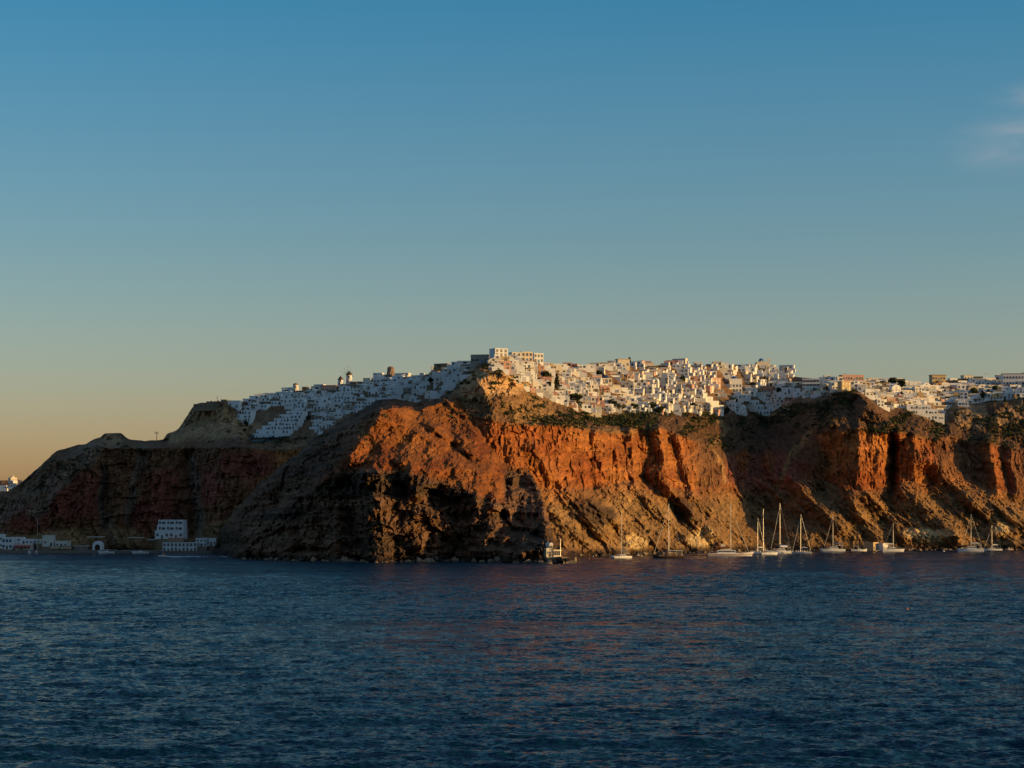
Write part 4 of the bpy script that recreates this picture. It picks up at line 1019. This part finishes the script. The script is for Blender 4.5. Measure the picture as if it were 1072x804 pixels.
mast(t, 0, 57*s-fb, .14, z0=fb, boom=L*.4, stay=L*.5, cover='bluecanvas', spreaders=2, back=L*.48); rail(t, L, L*.12, fb, -L*.45, L*.3)
# long excursion ship
p = sea_at(764, 582); s = mpp(p); L = 46*s
t = thing('excursion_ship', 'long white and red excursion boat with canopy and one tall mast', 'excursion boat', p, R(3), BG); fb = L*.06
MB().loft(hull_secs(L, L*.2, fb, .6, .6)).build('hull', M['gel'], t)
MB().loft([[(q[0], q[1]*1.012 + (0.0), z) for q, z in zip(sec, (fb*.62, fb*.42, -.1, -.62, -.1, fb*.42, fb*.62))] for sec in hull_secs(L*.985, L*.2, fb, .6, .6)]).build('hull_stripe', M['hullred'], t)
b = MB(); b.box(-L*.48, L*.32, -L*.085, L*.085, fb*.86, fb*.98); b.build('deck', M['teak'], t)
b = MB(); b.box(-L*.30, L*.13, -L*.07, L*.07, fb*.97, fb+1.25, top=(.25, .1)); cb = b.build('cabin', M['gel'], t)
MB().box(-L*.28, L*.11, -L*.072, L*.072, fb+.5, fb+.95, top=(.15, .08)).build('window', M['glass'], cb)
b = MB(); b.box(-L*.33, L*.02, -L*.078, L*.078, fb+2.5, fb+2.62)
for q in (-.32, -.2, -.1, .01):
    for sg in (-1, 1): b.tube([(q*L, sg*L*.074, fb+1.1), (q*L, sg*L*.074, fb+2.5)], .035, 4)
b.build('canopy', M['redroof'], t)
b = MB(); b.box(-L*.22, -L*.10, -L*.05, L*.05, fb+2.62, fb+3.5, top=(.2, .1)); b.build('wheelhouse', M['cream'], t)
mast(t, L*.02, 54*s-fb, .14, z0=fb, boom=L*.25, stay=L*.42, spreaders=3, back=L*.46); rail(t, L, L*.092, fb, -L*.46, L*.3)
catamaran(792.5, 580.2, 17, 38, 'white catamaran in the middle of the moored group, just right of the excursion boat', 168, -.05, False)
catamaran(804, 580.6, 17, 48, 'white catamaran between two others, with a taller mast than its left neighbour', 15, -.3, False)
catamaran(816.5, 579.8, 25, 53, 'largest white catamaran with flybridge and the tallest mast of its cluster', 190, 0, True, True)
sailboat(839.5, 580, 20, 42, 'white sailboat at the right end of the moored cluster', 170, 'gel', True)
catamaran(872, 577.6, 24, 39, 'white catamaran moored alone between the cluster and the yellow boathouse', 184, 0, True)
motorboat(899, 577.2, 16, 'low open motorboat with a pale canopy beside the yellow boathouse', 0, 'motorboat', 'gel', True)
catamaran(934, 577.6, 22, 30, 'white catamaran in front of the pale boathouse', 4, .05, False)
catamaran(1016.5, 577.4, 25, 39, 'white catamaran moored alone far to the east below the ochre bank', 176, 0, True)
sailboat(1039.5, 576.6, 19, 27, 'small white sailboat beside the eastern catamaran', 186, 'gel', True)
motorboat(1056, 576.2, 8, 'tiny brown boat close to the eastern shore', 20, 'dinghy', 'hulldark')
motorboat(30.5, 579.6, 9, 'small white boat moored at the western quay, first of two', 80)
motorboat(38, 579.8, 10, 'small white boat moored at the western quay, second of two', 100)
motorboat(112, 579.4, 17, 'long low boat moored by the arched boathouse', 178, 'motorboat', 'gel', False)
motorboat(122, 579.0, 9, 'little white dinghy at the end of the quay', 175, 'dinghy')
motorboat(147.5, 579.6, 17, 'white cabin motorboat moored below the white harbour hotel', 184, 'motorboat', 'gel', False)
motorboat(170.5, 583.2, 9, 'speedboat with a foaming wake crossing the western bay', 182, 'speedboat')
p = sea_at(170.5, 583.2)
b = MB()
for i, (dx, dy, r_, l) in enumerate(((1.5, 0, .18, 0), (0.2, .2, .18, 0), )): pass
def person(x, y, z, label):
    t = thing('person', label, 'person', (x, y, z), R(170))
    b = MB(); b.lathe([(.13,.02),(.16,.25),(.20,.50),(.21,.78),(.17,.95),(.07,1.02),(.065,1.10),(.10,1.16),(.115,1.27),(.095,1.38),(.03,1.43)], 12)
    for sg in (-1, 1): b.tube([(0, sg*.2, .9), (.16, sg*.25, .62), (.36, sg*.17, .62)], [.06, .05, .035], 6); b.tube([(0, sg*.09, .1), (.36, sg*.11, .16), (.42, sg*.11, -.32)], [.10, .08, .05], 6)
    b.build('body', M['skin'], t); c = MB(); c.lathe([(.19,.12),(.21,.25),(.225,.5),(.23,.78),(.18,.96),(.09,1.01)], 12); c.build('shirt', M['shirt'], t)
    h = MB(); h.lathe([(.118,1.27),(.12,1.33),(.10,1.41),(.03,1.46)], 10); h.build('hair', M['bark'], t)
person(p.x+.5, p.y, .45, 'person in orange top steering the speedboat')
b = MB(); wr2 = random.Random(4)
for k in range(170):
    q = wr2.random() ** 1.3; x = 1.5 + q*36; wv = (.35 + 1.3*q); y = wr2.uniform(-1, 1)*wv + (wv if wr2.random() < .5 else -wv)*.6*q; r_ = wr2.uniform(.12, .38)*(1.15-q*.7)
    b.lathe([(r_*1.5, -.1), (r_*1.2, .06), (r_*.4, .11)], 7, (x, y, .12))
wake = b.build('boat_wake', M['foam']); wake.location = p; prop(wake, 'white foam trail behind the speedboat', 'wake', None, 'stuff')
def buoy(x, y, label, mat, r=.45):
    p = sea_at(x, y); t = thing('buoy', label, 'buoy', p, 0, 'mooring buoys')
    MB().lathe([(.1, -r*.6), (r*.8, -r*.35), (r, .1), (r*.8, r*.55), (r*.3, r*.8), (.08, r*1.2)], 12).build('float', M[mat], t)
    MB().tube([(0,0,r*1.0), (0,0,r*1.9)], .05, 5).build('ring_post', M['metal'], t)
buoy(988, 577.6, 'white mooring buoy left of the eastern catamaran', 'gel', .5)
buoy(617, 585.6, 'orange mooring buoy between the chapel and the bright catamaran', 'orange', .32)
buoy(621, 582.8, 'pale mooring buoy behind the orange one', 'gel', .3)
buoy(950, 638, 'small orange float alone on the open water', 'orange', .14)

# ================================================================== the western harbour
QY = 906.0
def hx(x): return (x - CX) / F * QY
t = thing('quay', 'low dark stone quay along the western harbour', 'quay', (0, QY, 0))
b = MB(); b.box(hx(-30), hx(112), -1.0, 24, -3, 1.3, top=(.0, .15)); b.box(hx(118), hx(226), -.4, 24, -3, 1.0); b.build('quay_wall', M['quay'], t)
b = MB()
for k in range(14): b.lathe([(.14, 1.28), (.12, 1.6), (.18, 1.65), (.18, 1.75)], 7, (hx(-5 + k*8.4), -.3, 0))
b.build('bollard', M['dark'], t)
def hpt(x, zpx, dy=4): return Vector((hx(x), QY + dy, zpx))
def hb(x, base, wpx, hpx, st, mat, label, rz=0, name='building', cat='building', win='small', ncol=None, dy=4, depth=7, roof=None, awn=None, doors=1):
    s = QY / F; z = CAMH + (HZ - base)/F*(QY + dy)
    t = thing(name, label, cat, (hx(x), QY+dy, z), R(rz), 'harbour buildings'); w, h = wpx*s, hpx*s
    MB().box(-w/2-.2, w/2+.2, -.15, depth, -8, -.05).build('podium', M['stone'], t)
    b = MB(); b.box(-w/2, w/2, 0, depth, -.4, h); b.rim(-w/2-.05, w/2+.05, -.05, depth+.05, h-.1, h+.3, .2); b.build('wall', mat, t)
    n = ncol or max(2, int(w/1.4)); sh = h/st
    for j in range(st):
        for k in range(n):
            if j == 0 and doors and k % 3 == 1: o = put(DOORM['dark'], 'door', t, (-w/2+w*(k+.5)/n, 0, 0)); o.scale = (1, 1, min(1, sh/2.1))
            else: o = put(WIN[win], 'window', t, (-w/2+w*(k+.5)/n, 0, j*sh+sh*.3)); o.scale = (1, 1, min(1, sh/1.75))
    if roof: MB().box(-w/2-.3, w/2+.3, -.4, depth+.2, h+.31, h+.5).build('roof', roof, t)
    if awn:
        b = MB(); b.add([(-w/2, -3.0, h*.62), (w/2, -3.0, h*.62), (w/2, -.02, h*.85), (-w/2, -.02, h*.85), (-w/2, -3.0, h*.62+.1), (w/2, -3.0, h*.62+.1), (w/2, -.02, h*.85+.1), (-w/2, -.02, h*.85+.1)], [(0,3,2,1),(4,5,6,7),(0,1,5,4),(1,2,6,5),(2,3,7,6),(3,0,4,7)])
        for k in range(6): xx = -w/2+.1+(w-.2)*k/5; b.box(xx-.05, xx+.05, -2.95, -2.85, -.8, h*.62)
        b.build('awning', awn, t)
    return t
W_ = M['white']; CH = M['chalk']
hb(-6, 574, 14, 14, 2, W_, 'white harbour house at the very edge of the view', 5)
hb(5, 575, 11, 12, 2, W_, 'bluish white two-storey harbour house with blue shutters', -6, win='shut')
hb(13, 572, 9, 9, 2, W_, 'narrow white harbour house set back behind the shuttered one', -4, dy=8)
hb(22, 576, 16, 6, 1, CH, 'long low harbour taverna with red brown awning', 2, awn=M['redroof'])
hb(21, 570, 15, 5, 1, W_, 'low white upper house above the taverna', 0, dy=10, ncol=4)
hb(45.5, 572, 12, 11, 1, CH, 'pale harbour house with tall blank gable', 6, dy=9, ncol=2)
hb(37, 569, 9, 4, 1, CH, 'sloping pale outbuilding left of the blank gabled house', 3, dy=10, ncol=2)
hb(60, 573, 13, 6, 1, CH, 'low pale harbour house right of the gabled one', 0, dy=8)
hb(57, 577, 9, 4.5, 1, M['grey'], 'open fronted grey waterside taverna', 0, dy=2, awn=M['straw'], depth=4, ncol=4)
hb(69, 577, 11, 4.5, 1, M['stone'], 'stone waterside taverna with reed awning', 0, dy=2, awn=M['straw'], depth=4, ncol=4)
hb(83, 576.5, 14, 3.8, 1, M['stone'], 'long brown waterside shed with flat pale roof', 0, dy=3, roof=CH, depth=5, ncol=6)
# arched boathouse
s = QY/F; z = CAMH + (HZ-577.5)/F*(QY+3); t = thing('boathouse', 'boathouse with a big white arched front and dark opening', 'boathouse', (hx(100.3), QY+3, z), R(0), 'harbour buildings')
n = 14; ro, ri, hh = 5.0*s, 3.0*s, 6.2*s
arc = [(-ro, 0)] + [(-ro*math.cos(math.pi*i/n), hh + ro*math.sin(math.pi*i/n)) for i in range(n+1)] + [(ro, 0)]
inn = [(-ri, 0)] + [(-ri*math.cos(math.pi*i/n), hh-.6 + ri*math.sin(math.pi*i/n)) for i in range(n+1)] + [(ri, 0)]
k = len(arc); b = MB()
v = [(x, 0, zz) for x, zz in arc] + [(x, 0, zz) for x, zz in inn] + [(x, 5, zz) for x, zz in arc] + [(x, 5, zz) for x, zz in inn]
b.add(v, [(i, i+1, k+i+1, k+i) for i in range(k-1)] + [(2*k+i, 2*k+i+1, i+1, i) for i in range(k-1)] + [(k+i, k+i+1, 3*k+i+1, 3*k+i) for i in range(k-1)]); b.build('arch_wall', W_, t)
MB().box(-ri-.2, ri+.2, 4, 4.8, -1, hh+ri*.9).build('back_wall', M['dark'], t)
b = MB(); b.box(-.06, .06, 1.5, 1.6, 0, hh+ri*.35); b.box(-ri, ri, 1.5, 1.6, hh-.7, hh-.55); b.build('door_frame', M['wood'], t)
def canopy_roof(x, y, wpx, label, dy=8):
    s = QY/F; z = CAMH + (HZ-y)/F*(QY+dy); w = wpx*s; t = thing('terrace_canopy', label, 'canopy', (hx(x), QY+dy, z), 0, 'flat canopies over the harbour')
    MB().box(-w/2, w/2, -1.5, 2.2, -.12, .12).build('roof', CH, t)
    for k in range(4):
        for q in (-1.3, 2.0): MB().tube([(-w/2+.2+(w-.4)*k/3, q, -4.5), (-w/2+.2+(w-.4)*k/3, q, -.12)], .07, 5).build('post', M['wood'], t)
canopy_roof(96.5, 562, 17, 'flat pale canopy above the arched boathouse')
canopy_roof(138.5, 562.8, 16, 'flat white canopy left of the harbour hotel')
canopy_roof(156, 565, 8, 'short white canopy touching the harbour hotel')
t = hb(173, 564, 30, 8, 1, W_, 'white three-storey harbour hotel with rows of dark windows', -5, 'hotel', 'hotel', 'arch', 6, 10, 8)
s = QY/F
for lv, (xa, xb, za, zb) in enumerate(((-13.5, 15, 8, 14), (-12.5, 14.5, 14, 19.5))):
    b = MB(); b.box(xa*s, xb*s, .8+.5*lv, 7.5, za*s-.1, zb*s); b.rim(xa*s-.05, xb*s+.05, .75+.5*lv, 7.55, zb*s-.1, zb*s+.25, .2); b.build('upper_storey', W_, t)
    for k, xx in enumerate((-10.5, -6.5, -1.5, 2.5, 7.5, 11.5)):
        o = put(WIN['wide'] if k % 2 else WIN['tall'], 'window', t, (xx*s, .8+.5*lv, (za+1.6)*s))
hb(187, 578, 36, 9.5, 2, W_, 'wide white lower building at the water below the harbour hotel', 2, win='tall', ncol=9, dy=3, depth=7)
hb(181, 566.5, 16, 3, 1, M['terracotta'], 'terracotta coloured veranda between the two harbour hotels', 0, dy=7, depth=3, ncol=5, doors=0)
hb(208, 572, 12, 8, 2, W_, 'white harbour house right of the wide lower building', 4, dy=8)
hb(218, 571, 11, 7, 1, W_, 'last white harbour house before the dark headland', -8, dy=9, ncol=3)
hb(211, 578, 8, 5, 1, M['stone'], 'small stone store at the water right of the wide building', 0, dy=4, ncol=2)
s = QY/F; tm = thing('flagpole', 'tall thin pole rising above the harbour tavernas', 'pole', hpt(36, 1.2, 6)); MB().tube([(0,0,-1), (0,0,31*s)], [.12, .07], 7).build('post', M['metal'], tm); MB().lathe([(.05, 31*s-.02), (.16, 31*s+.05), (.05, 31*s+.22)], 8).build('finial', M['metal'], tm)

# ================================================================== chapel on the cape, boathouses on the eastern shore
p = Vector(((579-CX)/F*699, 699, 1.9)); s = mpp(p) * .84
t = thing('chapel', 'small sunlit chapel with white bell tower on rocks at the cape', 'chapel', p, R(22))
b = MB(); b.box(-9*s, -3*s, 0, 4, -3, 10*s); b.rim(-9*s-.05, -3*s+.05, -.05, 4.05, 10*s-.1, 10*s+.3, .2); b.build('lower_house', M['cream'], t)
b = MB(); b.box(-3.4*s, 1.6*s, 1, 4, -3, 15*s, top=(.05, .05)); b.build('bell_tower', M['chalk'], t)
b = MB(); b.vault(-3.6*s, 1.8*s, .9, 4.1, 15*s-.02, 3.2*s); b.build('roof', M['chalk'], t)
put(WIN['arch'], 'window', t, (-.9*s, 1.03, 9*s)); put(WIN['arch'], 'window', t, (1.59*s, 2.4, 9*s), R(90)); put(WIN['small'], 'window', t, (-6*s, 0, 4*s))
b = MB(); b.box(1.7*s, 12*s, .5, 5, -3, 8*s); b.rim(1.65*s, 12*s+.05, .45, 5.05, 8*s-.1, 8*s+.3, .2); b.build('hall', M['cream'], t)
for k in range(4): put(WIN['arch'], 'window', t, ((3+2.5*k)*s, .5, 2.2*s))
put(DOORM['dark'], 'door', t, (-4.5*s, 0, .2)); put(DOORM['dark'], 'door', t, (12*s, 2.6, .2), R(90))
MB().box(-12*s, 16*s, -2.2, 7, -4, .05).build('platform', M['stone'], t)
tm = thing('flagpole', 'pole standing beside the chapel on the cape', 'pole', (p.x+9*s, p.y-1.2, 1.9)); MB().tube([(0,0,-.5), (0,0,23*s)], [.11, .06], 7).build('post', M['metal'], tm); MB().box(-.5, .5, -.05, .05, 21.5*s, 21.5*s+.12).build('crossarm', M['metal'], tm)
t = thing('jetty', 'low dark jetty running out from the chapel', 'jetty', (p.x+18*s, p.y-2, 0), R(6)); MB().box(-10*s, 11*s, -1, 1, -3, .7).build('deck', M['quay'], t); MB().box(8*s, 11.2*s, -1.2, 1.2, .69, 1.9, top=(.2, .2)).build('end_block', M['ochre'], t)
def shore_house(x, y, w, h, mat, label, dY, rz=10, roof=None):
    Y = shoreY(y); s = Y/F; q = Vector(((x-CX)/F*Y, Y, .1)); t = thing('boathouse', label, 'boathouse', q, R(rz), 'shore buildings')
    b = MB(); b.box(-w*s/2, w*s/2, 0, 5, -3, h*s); b.rim(-w*s/2-.05, w*s/2+.05, -.05, 5.05, h*s-.1, h*s+.25, .2); b.build('wall', mat, t)
    for k in range(3): put(WIN['tall'] if k != 1 else DOORM['dark'], 'window' if k != 1 else 'door', t, (-w*s/2+w*s*(k+.5)/3, 0, .6 if k != 1 else 0))
    put(WIN['small'], 'window', t, (w*s/2, 2.5, .8), R(90))
    if roof: MB().box(-w*s/2-.3, w*s/2+.3, -.3, 5.3, h*s+.26, h*s+.42).build('roof', roof, t)
    MB().box(-w*s/2-1, w*s/2+1, -1.6, -.01, -3, .25).build('landing', M['quay'], t)
shore_house(917, 576.9, 10, 8.5, M['ochre'], 'yellow boathouse on the shore among the moored boats', 0, 48)
shore_house(927, 576.9, 8, 7, M['white'], 'pale flat boathouse right of the yellow one', 0, 40, M['canvas'])

# ================================================================== boulders fallen to the waterline
br = np.random.default_rng(23); bb = MB()
for k in range(620):
    x = br.uniform(-10, 1085); ok = 232 < x < 602
    y = (max(hS(x), yS(x)) if ok else yS(x)) + br.uniform(-.6, .5)
    d, c_, h_ = land_depth(np.array([x]), np.array([y - .5])); Y = d[0] - br.uniform(-1, 3.5)
    if x < 228: continue
    r = br.uniform(.35, 1.3) * (1.3 if br.random() < .15 else .8); c = np.array([(x - CX)/F*Y, Y, br.uniform(-.3, .5)*r])
    ph = br.uniform(0, 6.28, 6); v = []
    for i in range(5):
        for j in range(7):
            el = -1.3 + 2.6*i/4; az = 6.283*j/7; q = r*(1 + .35*math.sin(3*az + ph[0]) * math.cos(2*el + ph[1]) + .2*math.sin(2*az + ph[2]))
            v.append((c[0] + q*math.cos(el)*math.cos(az), c[1] + q*math.cos(el)*math.sin(az), c[2] + .75*q*math.sin(el)))
    bb.add(v, [(i*7+j, i*7+(j+1) % 7, (i+1)*7+(j+1) % 7, (i+1)*7+j) for i in range(4) for j in range(7)] + [tuple(range(7))[::-1], tuple(28+j for j in range(7))], int(br.integers(0, 2)))
o = bb.build('boulders', [M['stone'], plain('wet_lava', (.045,.034,.026), .5, .3, 1.0)]); prop(o, 'dark boulders fallen along the waterline', 'rocks', None, 'stuff')
